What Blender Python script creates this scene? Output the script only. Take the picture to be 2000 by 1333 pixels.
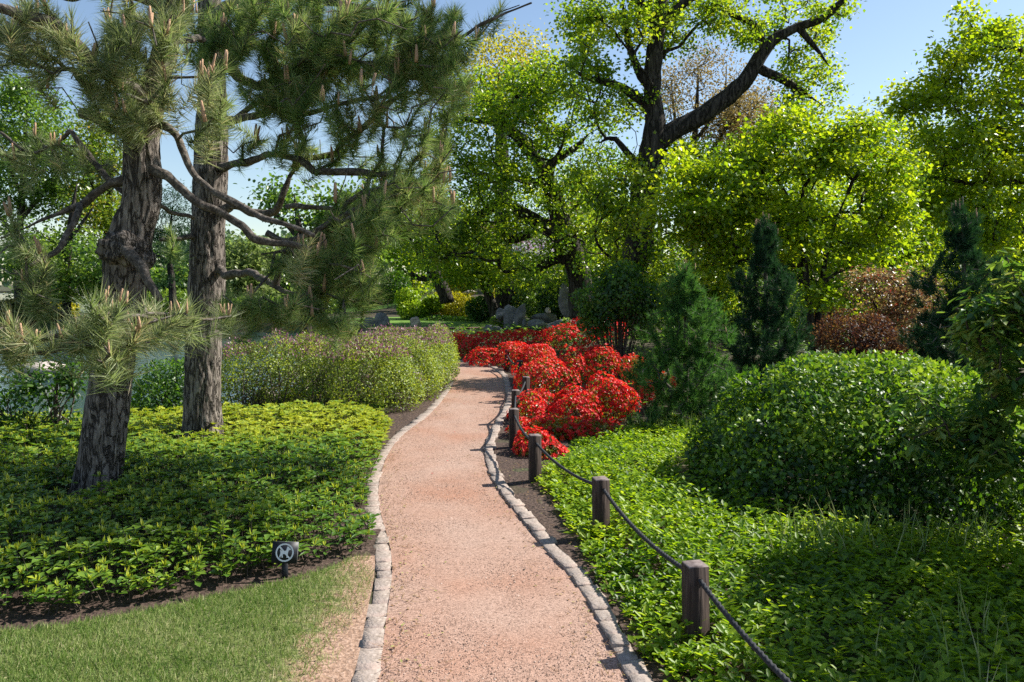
import bpy, math
import numpy as np
from mathutils import Vector

for _o in list(bpy.data.objects):
    bpy.data.objects.remove(_o)
S = bpy.context.scene
COL = S.collection
rng = np.random.default_rng(11)
F, EYE, HZ = 1556.0, 1.65, 555.0            # focal length in 2000-px pixels, eye height, horizon row
PITCH = math.atan((666.5 - HZ) / F)

# ------------------------------------------------------------------ camera, sky, sun, exposure
cam_d = bpy.data.cameras.new("camera")
cam_d.sensor_width = 36.0
cam_d.lens = F / 2000 * 36
cam_d.clip_start, cam_d.clip_end = 0.05, 2000
cam = bpy.data.objects.new("camera", cam_d)
COL.objects.link(cam)
cam.location = (0, 0, EYE)
cam.rotation_euler = (math.pi / 2 - PITCH, 0, 0)
S.camera = cam

SUN_EL, SUN_AZ = math.radians(42.5), math.radians(68)     # azimuth measured from +Y towards +X
sun_dir = Vector((math.cos(SUN_EL) * math.sin(SUN_AZ), math.cos(SUN_EL) * math.cos(SUN_AZ), math.sin(SUN_EL)))
W = bpy.data.worlds.new("World")
S.world = W
W.use_nodes = True
nt = W.node_tree
nt.nodes.clear()
sky = nt.nodes.new("ShaderNodeTexSky")
sky.sky_type = 'NISHITA'
sky.sun_disc = False
sky.sun_elevation, sky.sun_rotation = SUN_EL, SUN_AZ
sky.air_density, sky.dust_density, sky.ozone_density = 1.0, 0.4, 1.0
bg = nt.nodes.new("ShaderNodeBackground")
bg.inputs[1].default_value = 0.088
wo = nt.nodes.new("ShaderNodeOutputWorld")
nt.links.new(sky.outputs[0], bg.inputs[0])
nt.links.new(bg.outputs[0], wo.inputs[0])
sl = bpy.data.lights.new("sun", 'SUN')
sl.energy, sl.angle, sl.color = 5.0, math.radians(0.55), (1.0, 0.955, 0.88)
sun = bpy.data.objects.new("sun", sl)
COL.objects.link(sun)
sun.rotation_euler = sun_dir.to_track_quat('Z', 'Y').to_euler()
S.view_settings.view_transform = 'Standard'
S.view_settings.look = 'None'
S.view_settings.exposure = 0.9
S.view_settings.gamma = 1.0
cy = S.cycles
cy.max_bounces, cy.diffuse_bounces, cy.glossy_bounces, cy.transmission_bounces = 4, 2, 1, 2
cy.transparent_max_bounces = 4
cy.caustics_reflective = cy.caustics_refractive = False
cy.use_denoising = False
cy.sample_clamp_indirect = 4

# ------------------------------------------------------------------ geometry helpers
def P(px, py, Y):
    """the point at distance Y (along +Y) that the photograph shows at a pixel"""
    u, v = (px - 1000) / F, (666.5 - py) / F
    dy = math.cos(PITCH) + v * math.sin(PITCH)
    dz = -math.sin(PITCH) + v * math.cos(PITCH)
    t = Y / dy
    return np.array([u * t, Y, EYE + dz * t])

def G(px, py, z=0.0):
    u, v = (px - 1000) / F, (666.5 - py) / F
    dy = math.cos(PITCH) + v * math.sin(PITCH)
    dz = -math.sin(PITCH) + v * math.cos(PITCH)
    t = (z - EYE) / dz
    return np.array([u * t, dy * t, z])

def norm(a):
    return a / np.maximum(np.linalg.norm(a, axis=-1, keepdims=True), 1e-9)

def rdir(n):
    return norm(rng.normal(size=(n, 3)))

def _h(i, j, k, s):
    x = (i.astype(np.int64) * 374761393 + j.astype(np.int64) * 668265263 + k.astype(np.int64) * 1274126177 + s * 974711) & 0xFFFFFFFF
    x = ((x ^ (x >> 13)) * 1274126177) & 0xFFFFFFFF
    x = ((x ^ (x >> 16)) * 2246822519) & 0xFFFFFFFF
    return ((x ^ (x >> 15)) & 0xFFFFFF) / float(0xFFFFFF)

def vnoise(p, s=0):
    p = np.asarray(p, float)
    b = np.floor(p).astype(np.int64)
    f = p - b
    f = f * f * (3 - 2 * f)
    out = 0
    for dx in (0, 1):
        for dy in (0, 1):
            for dz in (0, 1):
                w = (f[:, 0] if dx else 1 - f[:, 0]) * (f[:, 1] if dy else 1 - f[:, 1]) * (f[:, 2] if dz else 1 - f[:, 2])
                out = out + w * _h(b[:, 0] + dx, b[:, 1] + dy, b[:, 2] + dz, s)
    return out

def fbm(p, s=0, o=3):
    a, t, r = .5, 0, 0
    for i in range(o):
        r = r + a * vnoise(np.asarray(p) * 2 ** i, s + i)
        t += a
        a *= .5
    return r / t

def sstep(a, b, x):
    t = np.clip((x - a) / (b - a), 0, 1)
    return t * t * (3 - 2 * t)

def inpoly(pts, poly):
    poly = np.asarray(poly)
    x, y = pts[:, 0], pts[:, 1]
    r = np.zeros(len(pts), bool)
    j = len(poly) - 1
    for i in range(len(poly)):
        xi, yi = poly[i][:2]; xj, yj = poly[j][:2]
        c = ((yi > y) != (yj > y)) & (x < (xj - xi) * (y - yi) / (yj - yi + 1e-12) + xi)
        r ^= c
        j = i
    return r

def edge_dist(pts, poly):
    poly = np.asarray(poly)[:, :2]
    d = np.full(len(pts), 1e9)
    for i in range(len(poly)):
        a, b = poly[i], poly[(i + 1) % len(poly)]
        ab = b - a
        t = np.clip(((pts[:, :2] - a) @ ab) / max(ab @ ab, 1e-12), 0, 1)
        d = np.minimum(d, np.linalg.norm(pts[:, :2] - a - t[:, None] * ab, axis=1))
    return d

def in_poly_points(poly, n):
    poly = np.asarray(poly)[:, :2]
    lo, hi = poly.min(0), poly.max(0)
    out = np.zeros((0, 2))
    while len(out) < n:
        q = rng.uniform(lo, hi, (n * 2, 2))
        out = np.concatenate([out, q[inpoly(q, poly)]])
    return out[:n]

def make_mesh(name, V, faces, mats, tint=None, smooth=False, fmat=None):
    """faces: int array (n,3) or (n,4), or a list of such arrays"""
    if not isinstance(faces, list):
        faces = [faces]
    faces = [np.asarray(f, np.int32) for f in faces if len(f)]
    me = bpy.data.meshes.new(name)
    V = np.asarray(V, np.float32)
    me.vertices.add(len(V))
    me.vertices.foreach_set("co", V.ravel())
    li = np.concatenate([f.ravel() for f in faces]).astype(np.int32)
    cnt = np.concatenate([np.full(len(f), f.shape[1], np.int32) for f in faces])
    st = np.concatenate([[0], np.cumsum(cnt)[:-1]]).astype(np.int32)
    me.loops.add(len(li))
    me.loops.foreach_set("vertex_index", li)
    me.polygons.add(len(cnt))
    me.polygons.foreach_set("loop_start", st)
    me.polygons.foreach_set("loop_total", cnt)
    if smooth:
        me.polygons.foreach_set("use_smooth", np.ones(len(cnt), bool))
    for m in (mats if isinstance(mats, (list, tuple)) else [mats]):
        me.materials.append(m)
    if fmat is not None:
        me.polygons.foreach_set("material_index", np.asarray(fmat, np.int32))
    if tint is not None:
        a = me.attributes.new("tint", 'FLOAT', 'POINT')
        a.data.foreach_set("value", np.asarray(tint, np.float32))
    me.update(calc_edges=True)
    return me

def tag(o, label=None, cat=None, group=None, kind=None):
    if label: o["label"] = label
    if cat: o["category"] = cat
    if group: o["group"] = group
    if kind: o["kind"] = kind
    return o

def link(name, me, parent=None, loc=None):
    o = bpy.data.objects.new(name, me)
    COL.objects.link(o)
    if parent is not None:
        o.parent = parent
    if loc is not None:
        o.location = loc
    return o

class Root:
    """an Empty at a thing's base; part() links a mesh built in world coordinates as its child"""
    def __init__(self, name, label, cat, base, group=None):
        self.base = np.asarray(base, float)
        self.o = link(name, None, None, tuple(self.base))
        self.o.empty_display_size = .1
        tag(self.o, label, cat, group)
    def part(self, name, V, faces, mat, tint=None, smooth=False, kind=None, parent=None, label=None):
        me = make_mesh(name, np.asarray(V) - self.base, faces, mat, tint, smooth)
        o = link(name, me, parent or self.o)
        return tag(o, label=label, kind=kind)

def catmull(pts, n):
    pts = np.asarray(pts, float)
    if len(pts) == 2:
        t = np.linspace(0, 1, n)[:, None]
        return pts[0] * (1 - t) + pts[1] * t
    p = np.concatenate([[2 * pts[0] - pts[1]], pts, [2 * pts[-1] - pts[-2]]])
    seg = np.linalg.norm(np.diff(pts[:, :3], axis=0), axis=1)
    cum = np.concatenate([[0], np.cumsum(seg)])
    s = np.linspace(0, cum[-1], n)
    i = np.clip(np.searchsorted(cum, s, side='right') - 1, 0, len(seg) - 1)
    t = ((s - cum[i]) / np.maximum(seg[i], 1e-9))[:, None]
    p0, p1, p2, p3 = p[i], p[i + 1], p[i + 2], p[i + 3]
    return .5 * (2 * p1 + (p2 - p0) * t + (2 * p0 - 5 * p1 + 4 * p2 - p3) * t ** 2 + (3 * p1 - p0 - 3 * p2 + p3) * t ** 3)

def tube(pts, rad, sides=8, step=.1, rough=0., disp=None, seed=0, cap=True, wob=0.):
    """a bent, tapering, uneven pole; returns vertices, faces, centre line, radii"""
    pr = np.concatenate([np.asarray(pts, float), np.asarray(rad, float)[:, None]], 1)
    L = np.linalg.norm(np.diff(pr[:, :3], axis=0), axis=1).sum()
    n = max(len(pr), int(L / step) + 2)
    c = catmull(pr, n)
    C, R = c[:, :3], np.maximum(c[:, 3], .0015)
    if wob:
        ss = np.linspace(0, L, n)[:, None] * np.array([[1, 0, 0]])
        w0 = np.stack([fbm(ss * 5 + k * 9.7 + seed * 3.3, seed + k, 2) - .5 for k in range(3)], 1)
        C = C + w0 * wob * R[:, None] * np.minimum(1, np.linspace(0, L, n) / .15)[:, None]
    T = norm(np.gradient(C, axis=0))
    u = np.cross(T[0], [0.3, 1, .2]); u /= np.linalg.norm(u)
    U = []
    for t in T:
        u = u - t * (u @ t); u = u / np.linalg.norm(u)
        U.append(u)
    U = np.array(U)
    B = np.cross(T, U)
    a = np.linspace(0, 2 * math.pi, sides, endpoint=False)
    rad_dir = U[:, None] * np.cos(a)[None, :, None] + B[:, None] * np.sin(a)[None, :, None]
    RR = np.repeat(R[:, None], sides, 1)
    s = np.linspace(0, L, n)
    if rough:
        q = np.stack([np.cos(a)[None] * R[:, None] * 7 + 0 * RR, np.sin(a)[None] * R[:, None] * 7 + 0 * RR, np.repeat(s[:, None], sides, 1) * 4], -1).reshape(-1, 3)
        RR = RR * (1 + rough * (fbm(q, seed + 3).reshape(n, sides) - .5) * 2)
    if disp is not None:
        RR = RR + disp(C, R, a, s).reshape(n, sides)
    V = (C[:, None] + rad_dir * RR[..., None]).reshape(-1, 3)
    i = np.arange(n - 1)[:, None] * sides
    j = np.arange(sides)[None]
    k = (j + 1) % sides
    f = np.stack([i + j, i + k, i + sides + k, i + sides + j], -1).reshape(-1, 4)
    fs = [f]
    if cap:
        V = np.concatenate([V, [C[-1] + T[-1] * R[-1] * .5], [C[0]]])
        e = (n - 1) * sides
        m = np.arange(sides); m2 = (m + 1) % sides
        fs.append(np.stack([e + m, e + m2, np.full(sides, n * sides)], 1))
        fs.append(np.stack([m2, m, np.full(sides, n * sides + 1)], 1))
    return V, fs, C, R

def prisms(A, Bp, ra, rb, sides=4):
    """one tapered stick per pair of points"""
    T = norm(Bp - A)
    ref = np.where(np.abs(T[:, 2:3]) > .9, np.array([[1., 0, 0]]), np.array([[0, 0, 1.]]))
    U = norm(np.cross(T, ref)); Bn = np.cross(T, U)
    a = np.linspace(0, 2 * math.pi, sides, endpoint=False)
    d = U[:, None] * np.cos(a)[None, :, None] + Bn[:, None] * np.sin(a)[None, :, None]
    V0 = A[:, None] + d * ra[:, None, None]
    V1 = Bp[:, None] + d * rb[:, None, None]
    V = np.concatenate([V0, V1], 1).reshape(-1, 3)
    m = np.arange(sides); k = (m + 1) % sides
    f = np.stack([m, k, sides + k, sides + m], 1)
    f = (np.arange(len(A))[:, None, None] * 2 * sides + f[None]).reshape(-1, 4)
    return V, f

TEMPL = {
    'rhomb': (np.array([(0, 0, 0), (.45, .5, .07), (1, 0, -.06), (.45, -.5, .07)]), np.array([(0, 2, 1), (0, 3, 2)])),
    'oval': (np.array([(0, 0, 0), (.28, .42, .06), (.7, .4, .03), (1, 0, -.12), (.7, -.4, .03), (.28, -.42, .06)]),
             np.array([(0, 2, 1), (0, 3, 2), (0, 4, 3), (0, 5, 4)])),
    'spoon': (np.array([(0, 0, 0), (.35, .17, .05), (.72, .46, .04), (1, 0, -.1), (.72, -.46, .04), (.35, -.17, .05)]),
              np.array([(0, 2, 1), (0, 3, 2), (0, 4, 3), (0, 5, 4)])),
    'maple': (np.array([(0, 0, 0), (.2, .5, .02), (.42, .22, .05), (.62, .5, -.02), (.7, .2, .03), (1, 0, -.08), (.7, -.2, .03), (.62, -.5, -.02), (.42, -.22, .05), (.2, -.5, .02)]),
              np.array([(0, 2, 1), (2, 4, 3), (0, 5, 2), (2, 5, 4), (0, 8, 5), (5, 8, 6), (6, 8, 7), (0, 9, 8)])),
    'needle': (np.array([(0, -.5, 0), (0, .5, 0), (1, 0, 0)]), np.array([(0, 1, 2)])),
    'blade': (np.array([(0, -.5, 0), (0, .5, 0), (.55, .36, .06), (.55, -.36, .06), (1, 0, .22)]), np.array([(0, 1, 2), (0, 2, 3), (3, 2, 4)])),
}

def leaves(pos, axis, nrm, length, width, tint, tmpl):
    """many leaves at once: vertices, triangles, per-vertex tint"""
    tv, tf = TEMPL[tmpl]
    n = len(pos)
    a = norm(axis)
    nn = nrm - a * np.sum(nrm * a, 1, keepdims=True)
    nn = norm(nn)
    b = np.cross(nn, a)
    L = np.broadcast_to(length, (n,))[:, None, None]
    Wd = np.broadcast_to(width, (n,))[:, None, None]
    V = pos[:, None] + a[:, None] * tv[None, :, 0:1] * L + b[:, None] * tv[None, :, 1:2] * Wd + nn[:, None] * tv[None, :, 2:3] * L
    f = (np.arange(n)[:, None, None] * len(tv) + tf[None]).reshape(-1, 3)
    return V.reshape(-1, 3), f, np.repeat(np.broadcast_to(tint, (n,)), len(tv))

def join(parts):
    V, Fc, Tn, o = [], [], [], 0
    for v, f, t in parts:
        V.append(v); Fc.append(f + o); Tn.append(t); o += len(v)
    return np.concatenate(V), np.concatenate(Fc), np.concatenate(Tn)

def grow(nodes, par, limb, targets, k=.3, sag=0., wob=.12):
    """join every target point to the nearest place on the growing skeleton"""
    nodes = [np.asarray(p, float) for p in nodes]
    par, limb = list(par), list(limb)
    pl = []
    for i, p in enumerate(par):
        pl.append(0 if p < 0 else pl[p] + np.linalg.norm(nodes[i] - nodes[p]))
    n0, M = len(nodes), len(targets)
    N = np.array(nodes); PL = np.array(pl)
    D = np.linalg.norm(targets[:, None] - N[None], axis=2) + k * PL[None]
    bi = D.argmin(1); bc = D[np.arange(M), bi]
    done = np.zeros(M, bool)
    tip = np.zeros(M, int)
    for _ in range(M):
        t = int(np.where(done, 1e9, bc).argmin())
        done[t] = True
        q, pi = targets[t], int(bi[t])
        p = nodes[pi]
        d = np.linalg.norm(q - p)
        m = 1 if d < .25 else (2 if d < .8 else 3)
        prev, new = pi, []
        off = rng.normal(size=3) * d * wob + np.array([0, 0, -sag * d])
        for j in range(1, m + 1):
            s = j / m
            x = p + (q - p) * s + off * 4 * s * (1 - s)
            nodes.append(x); par.append(prev); limb.append(limb[pi])
            pl.append(pl[prev] + np.linalg.norm(x - nodes[prev]))
            prev = len(nodes) - 1
            new.append(prev)
        tip[t] = prev
        for ni in new:
            c = np.linalg.norm(targets - nodes[ni], axis=1) + k * pl[ni]
            up = c < bc
            bc[up] = c[up]; bi[up] = ni
    return np.array(nodes), np.array(par), np.array(limb), tip, n0

def pipe_radii(par, n0, tips, r0, p=2.4):
    acc = np.zeros(len(par))
    acc[tips] += r0 ** p
    for i in range(len(par) - 1, -1, -1):
        if acc[i] == 0: acc[i] = r0 ** p
        if par[i] >= 0: acc[par[i]] += acc[i]
    return acc ** (1 / p)

def blob_targets(blobs, gap=0.):
    out = []
    for (px, py, rx, ry, Y, dY, n) in blobs:
        a = rng.uniform(0, 2 * math.pi, n); r = np.sqrt(rng.uniform(0, 1, n))
        yy = Y + rng.uniform(-1, 1, n) * dY * np.sqrt(1 - .8 * r * r)
        for i in range(n):
            out.append(P(px + rx * r[i] * math.cos(a[i]), py + ry * r[i] * math.sin(a[i]), yy[i]))
    out = np.array(out)
    if gap:
        f = out[:, 1].mean() / 22
        v = fbm(out / (np.array([1.5, 1.5, 1.0]) * f), 61, 2)
        # pull the clusters of each layer together and drop those in the gaps
        out = out[v > np.quantile(v, gap)]
        h = .62 * f
        lay = np.round(out[:, 2] / h) * h
        out[:, 2] += (lay - out[:, 2]) * .25
    return out

# ------------------------------------------------------------------ materials
def new_mat(name):
    m = bpy.data.materials.new(name)
    m.use_nodes = True
    m.node_tree.nodes.clear()
    return m, m.node_tree, m.node_tree.nodes.new("ShaderNodeOutputMaterial")

def ramp(t, stops, interp='LINEAR'):
    r = t.nodes.new("ShaderNodeValToRGB")
    r.color_ramp.interpolation = interp
    e = r.color_ramp.elements
    while len(e) < len(stops): e.new(.5)
    for i, (p, c) in enumerate(stops):
        e[i].position = p
        e[i].color = (*c, 1)
    return r

def leaf_mat(name, cols, tcols, trans=.45, gloss=.05, rough=.35):
    m, t, out = new_mat(name)
    at = t.nodes.new("ShaderNodeAttribute"); at.attribute_name = "tint"
    n = max(len(cols) - 1, 1)
    r1 = ramp(t, [(i / n, c) for i, c in enumerate(cols)])
    n = max(len(tcols) - 1, 1)
    r2 = ramp(t, [(i / n, c) for i, c in enumerate(tcols)])
    t.links.new(at.outputs["Fac"], r1.inputs[0]); t.links.new(at.outputs["Fac"], r2.inputs[0])
    d = t.nodes.new("ShaderNodeBsdfDiffuse"); tr = t.nodes.new("ShaderNodeBsdfTranslucent"); g = t.nodes.new("ShaderNodeBsdfGlossy")
    g.inputs["Roughness"].default_value = rough
    t.links.new(r1.outputs[0], d.inputs[0]); t.links.new(r2.outputs[0], tr.inputs[0])
    m1 = t.nodes.new("ShaderNodeMixShader"); m1.inputs[0].default_value = trans
    t.links.new(d.outputs[0], m1.inputs[1]); t.links.new(tr.outputs[0], m1.inputs[2])
    m2 = t.nodes.new("ShaderNodeMixShader"); m2.inputs[0].default_value = gloss
    t.links.new(m1.outputs[0], m2.inputs[1]); t.links.new(g.outputs[0], m2.inputs[2])
    t.links.new(m2.outputs[0], out.inputs[0])
    return m

def solid_mat(name, stops, scale=(8, 8, 8), rough=.9, bump=.4, bdist=.01, detail=6, bscale=None, spec=.3, second=None):
    """noise-mottled rough surface"""
    m, t, out = new_mat(name)
    tc = t.nodes.new("ShaderNodeTexCoord"); mp = t.nodes.new("ShaderNodeMapping")
    mp.inputs["Scale"].default_value = scale
    t.links.new(tc.outputs["Object"], mp.inputs[0])
    nz = t.nodes.new("ShaderNodeTexNoise"); nz.inputs["Scale"].default_value = 1; nz.inputs["Detail"].default_value = detail; nz.inputs["Roughness"].default_value = .65
    t.links.new(mp.outputs[0], nz.inputs[0])
    r = ramp(t, stops); t.links.new(nz.outputs[0], r.inputs[0])
    col = r.outputs[0]
    if second:
        sc, c2, lo, hi = second
        n2 = t.nodes.new("ShaderNodeTexNoise"); n2.inputs["Scale"].default_value = sc; n2.inputs["Detail"].default_value = 3
        t.links.new(tc.outputs["Object"], n2.inputs[0])
        r2 = ramp(t, [(lo, (0, 0, 0)), (hi, (1, 1, 1))]); t.links.new(n2.outputs[0], r2.inputs[0])
        mx = t.nodes.new("ShaderNodeMixRGB"); mx.inputs[2].default_value = (*c2, 1)
        t.links.new(r2.outputs[0], mx.inputs[0]); t.links.new(col, mx.inputs[1])
        col = mx.outputs[0]
    b = t.nodes.new("ShaderNodeBsdfPrincipled")
    b.inputs["Roughness"].default_value = rough
    b.inputs["Specular IOR Level"].default_value = spec
    t.links.new(col, b.inputs["Base Color"])
    if bump:
        n3 = t.nodes.new("ShaderNodeTexNoise"); n3.inputs["Scale"].default_value = bscale or 1; n3.inputs["Detail"].default_value = 5
        t.links.new(tc.outputs["Object"] if bscale else mp.outputs[0], n3.inputs[0])
        bp = t.nodes.new("ShaderNodeBump"); bp.inputs["Strength"].default_value = bump; bp.inputs["Distance"].default_value = bdist
        t.links.new(n3.outputs[0], bp.inputs["Height"]); t.links.new(bp.outputs[0], b.inputs["Normal"])
    t.links.new(b.outputs[0], out.inputs[0])
    return m

M_soil = solid_mat("soil", [(.3, (.028, .018, .013)), (.5, (.07, .045, .034)), (.7, (.14, .095, .075))], (38, 38, 38), bump=.9, bdist=.03)
M_ground = solid_mat("ground_soil", [(.3, (.03, .022, .014)), (.5, (.065, .05, .03)), (.7, (.11, .085, .06))], (30, 30, 30), bump=.8, bdist=.03, second=(.35, (.045, .075, .02), .45, .62))
def lawn_mat():
    m, t, out = new_mat("lawn_turf")
    tc = t.nodes.new("ShaderNodeTexCoord")
    n1 = t.nodes.new("ShaderNodeTexNoise"); n1.inputs["Scale"].default_value = 60; n1.inputs["Detail"].default_value = 6
    t.links.new(tc.outputs["Object"], n1.inputs[0])
    r1 = ramp(t, [(.3, (.08, .1, .03)), (.55, (.17, .19, .07)), (.75, (.3, .28, .15))]); t.links.new(n1.outputs[0], r1.inputs[0])
    r2 = ramp(t, [(.3, (.2, .125, .085)), (.5, (.34, .22, .155)), (.7, (.46, .32, .24))]); t.links.new(n1.outputs[0], r2.inputs[0])
    at = t.nodes.new("ShaderNodeAttribute"); at.attribute_name = "tint"
    n2 = t.nodes.new("ShaderNodeTexNoise"); n2.inputs["Scale"].default_value = 14; n2.inputs["Detail"].default_value = 5
    t.links.new(tc.outputs["Object"], n2.inputs[0])
    ad = t.nodes.new("ShaderNodeMath"); ad.operation = 'ADD'; t.links.new(at.outputs["Fac"], ad.inputs[0]); t.links.new(n2.outputs[0], ad.inputs[1])
    r3 = ramp(t, [(.72, (0, 0, 0)), (1.0, (1, 1, 1))]); t.links.new(ad.outputs[0], r3.inputs[0])
    mx = t.nodes.new("ShaderNodeMixRGB"); t.links.new(r3.outputs[0], mx.inputs[0]); t.links.new(r1.outputs[0], mx.inputs[1]); t.links.new(r2.outputs[0], mx.inputs[2])
    b = t.nodes.new("ShaderNodeBsdfPrincipled"); b.inputs["Roughness"].default_value = .95; b.inputs["Specular IOR Level"].default_value = .1
    t.links.new(mx.outputs[0], b.inputs["Base Color"])
    bp = t.nodes.new("ShaderNodeBump"); bp.inputs["Strength"].default_value = .7; bp.inputs["Distance"].default_value = .015
    t.links.new(n1.outputs[0], bp.inputs["Height"]); t.links.new(bp.outputs[0], b.inputs["Normal"]); t.links.new(b.outputs[0], out.inputs[0])
    return m
M_lawn = lawn_mat()
M_stone = solid_mat("edging_granite", [(.25, (.17, .135, .112)), (.5, (.32, .262, .222)), (.75, (.46, .39, .345))], (45, 45, 45), bump=.55, bdist=.012, bscale=60, second=(5, (.42, .31, .26), .5, .75))
M_rock = solid_mat("garden_rock", [(.25, (.06, .06, .062)), (.5, (.16, .16, .165)), (.75, (.3, .29, .29))], (3.5, 3.5, 5), bump=.8, bdist=.08)
M_rock_warm = solid_mat("shore_rock", [(.25, (.22, .18, .15)), (.5, (.42, .36, .31)), (.75, (.58, .5, .44))], (3, 3, 5), bump=.7, bdist=.08)
def bark_mat(name, stops, sc, crack=(.02, .016, .013), bump=1., bd=.03, w=.16):  # crack colour puts the shade of the bark furrows into the surface
    m, t, out = new_mat(name)
    tc = t.nodes.new("ShaderNodeTexCoord"); mp = t.nodes.new("ShaderNodeMapping"); mp.inputs["Scale"].default_value = sc
    t.links.new(tc.outputs["Object"], mp.inputs[0])
    nz = t.nodes.new("ShaderNodeTexNoise"); nz.inputs["Scale"].default_value = 1.6; nz.inputs["Detail"].default_value = 8; nz.inputs["Roughness"].default_value = .75
    t.links.new(mp.outputs[0], nz.inputs[0])
    v = t.nodes.new("ShaderNodeTexNoise"); v.inputs["Scale"].default_value = .7; v.inputs["Detail"].default_value = 4; v.inputs["Roughness"].default_value = .6; v.inputs["Distortion"].default_value = .6
    t.links.new(mp.outputs[0], v.inputs["Vector"])
    sb = t.nodes.new("ShaderNodeMath"); sb.operation = 'SUBTRACT'; sb.inputs[1].default_value = .5; t.links.new(v.outputs[0], sb.inputs[0])
    ab = t.nodes.new("ShaderNodeMath"); ab.operation = 'ABSOLUTE'; t.links.new(sb.outputs[0], ab.inputs[0])
    r1 = ramp(t, stops); t.links.new(nz.outputs[0], r1.inputs[0])
    r2 = ramp(t, [(0, (0, 0, 0)), (w, (1, 1, 1))]); t.links.new(ab.outputs[0], r2.inputs[0])
    mx = t.nodes.new("ShaderNodeMixRGB"); mx.inputs[1].default_value = (*crack, 1)
    t.links.new(r2.outputs[0], mx.inputs[0]); t.links.new(r1.outputs[0], mx.inputs[2])
    ad = t.nodes.new("ShaderNodeMath"); ad.operation = 'MULTIPLY_ADD'; ad.inputs[1].default_value = .5
    t.links.new(nz.outputs[0], ad.inputs[0]); t.links.new(r2.outputs[0], ad.inputs[2])
    b = t.nodes.new("ShaderNodeBsdfPrincipled"); b.inputs["Roughness"].default_value = .95; b.inputs["Specular IOR Level"].default_value = .15
    t.links.new(mx.outputs[0], b.inputs["Base Color"])
    bp = t.nodes.new("ShaderNodeBump"); bp.inputs["Strength"].default_value = bump; bp.inputs["Distance"].default_value = bd
    t.links.new(ad.outputs[0], bp.inputs["Height"]); t.links.new(bp.outputs[0], b.inputs["Normal"]); t.links.new(b.outputs[0], out.inputs[0])
    return m
M_bark = bark_mat("pine_bark", [(.3, (.07, .06, .05)), (.5, (.2, .17, .145)), (.7, (.42, .37, .32))], (26, 26, 5.5), (.055, .046, .038), w=.055, bd=.025)
M_dbark = bark_mat("maple_bark", [(.3, (.022, .019, .016)), (.5, (.055, .047, .04)), (.72, (.13, .115, .1))], (11, 11, 1.8), (.02, .017, .014), bd=.03, w=.05)
M_limb = solid_mat("pine_limb_bark", [(.3, (.03, .024, .019)), (.5, (.1, .083, .068)), (.72, (.27, .235, .2))], (30, 30, 30), bump=.9, bdist=.015)
M_twig = solid_mat("twig_bark", [(.3, (.04, .03, .024)), (.7, (.13, .1, .075))], (30, 30, 30), bump=0)
M_post = solid_mat("post_timber", [(.3, (.018, .011, .008)), (.5, (.04, .025, .019)), (.75, (.13, .094, .075))], (46, 46, 3.5), bump=.9, bdist=.01, rough=.8)
M_posttop = solid_mat("post_end_grain", [(.3, (.09, .065, .06)), (.5, (.19, .15, .14)), (.75, (.3, .25, .23))], (30, 30, 30), bump=.4, bdist=.004, rough=.85)
M_rope = solid_mat("rope_fibre", [(.3, (.012, .013, .015)), (.7, (.05, .052, .058))], (90, 90, 90), bump=.5, bdist=.004, rough=.8)
M_black = solid_mat("sign_black", [(.3, (.012, .013, .017)), (.7, (.022, .024, .03))], (30, 30, 30), bump=.1, bdist=.001, rough=.45)
M_white = solid_mat("sign_white", [(.3, (.74, .74, .75)), (.7, (.82, .82, .83))], (30, 30, 30), bump=0, rough=.6)
M_signedge = solid_mat("sign_edge", [(.3, (.14, .15, .15)), (.7, (.26, .27, .26))], (40, 40, 40), bump=0, rough=.5)
M_roof = solid_mat("roof_shingle", [(.3, (.2, .18, .2)), (.7, (.34, .31, .35))], (6, 6, 20), bump=.3)
M_wood = solid_mat("dark_timber", [(.3, (.025, .018, .014)), (.7, (.06, .045, .035))], (10, 10, 3), bump=.2)
M_candle = solid_mat("pine_candle", [(.3, (.30, .16, .085)), (.5, (.5, .31, .19)), (.75, (.7, .5, .34))], (160, 160, 60), bump=.6, bdist=.004)
M_petal_fallen = solid_mat("fallen_petal", [(.3, (.4, .02, .02)), (.7, (.6, .03, .03))], (50, 50, 50), bump=0)

M_needle = leaf_mat("pine_needles", [(.11, .155, .06), (.21, .265, .105), (.38, .42, .22), (.52, .43, .26)], [(.2, .3, .07), (.36, .46, .12), (.5, .56, .22), (.55, .42, .18)], .42, .03, .55)
M_needle_green = leaf_mat("pine_needles_green", [(.06, .13, .04), (.14, .225, .075), (.3, .37, .16), (.5, .4, .22)], [(.16, .3, .05), (.3, .45, .08), (.46, .56, .15), (.55, .43, .17)], .44, .02, .55)
M_needle_young = leaf_mat('young_pine_needles', [(.02, .075, .02), (.045, .13, .03), (.1, .22, .05), (.2, .3, .08)], [(.05, .16, .02), (.09, .26, .03), (.18, .38, .05), (.3, .45, .08)], .34, .02, .55)
M_needle_dark = leaf_mat("pine_needles_dark", [(.012, .045, .02), (.022, .068, .028), (.045, .11, .04)], [(.02, .07, .02), (.035, .11, .025), (.07, .16, .03)], .28, .02, .55)
YG = [(.05, .12, .012), (.12, .22, .014), (.24, .33, .02), (.36, .4, .03)]
YGt = [(.12, .28, .012), (.28, .46, .012), (.52, .66, .02), (.68, .72, .03)]
M_maple = leaf_mat("maple_leaf", YG, YGt, .5, .04)
M_jmaple = leaf_mat("japanese_maple_leaf", [(.05, .12, .006), (.13, .24, .008), (.25, .36, .012), (.38, .43, .02)], [(.14, .3, .006), (.3, .48, .008), (.58, .72, .012), (.76, .8, .02)], .5, .04)
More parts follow.
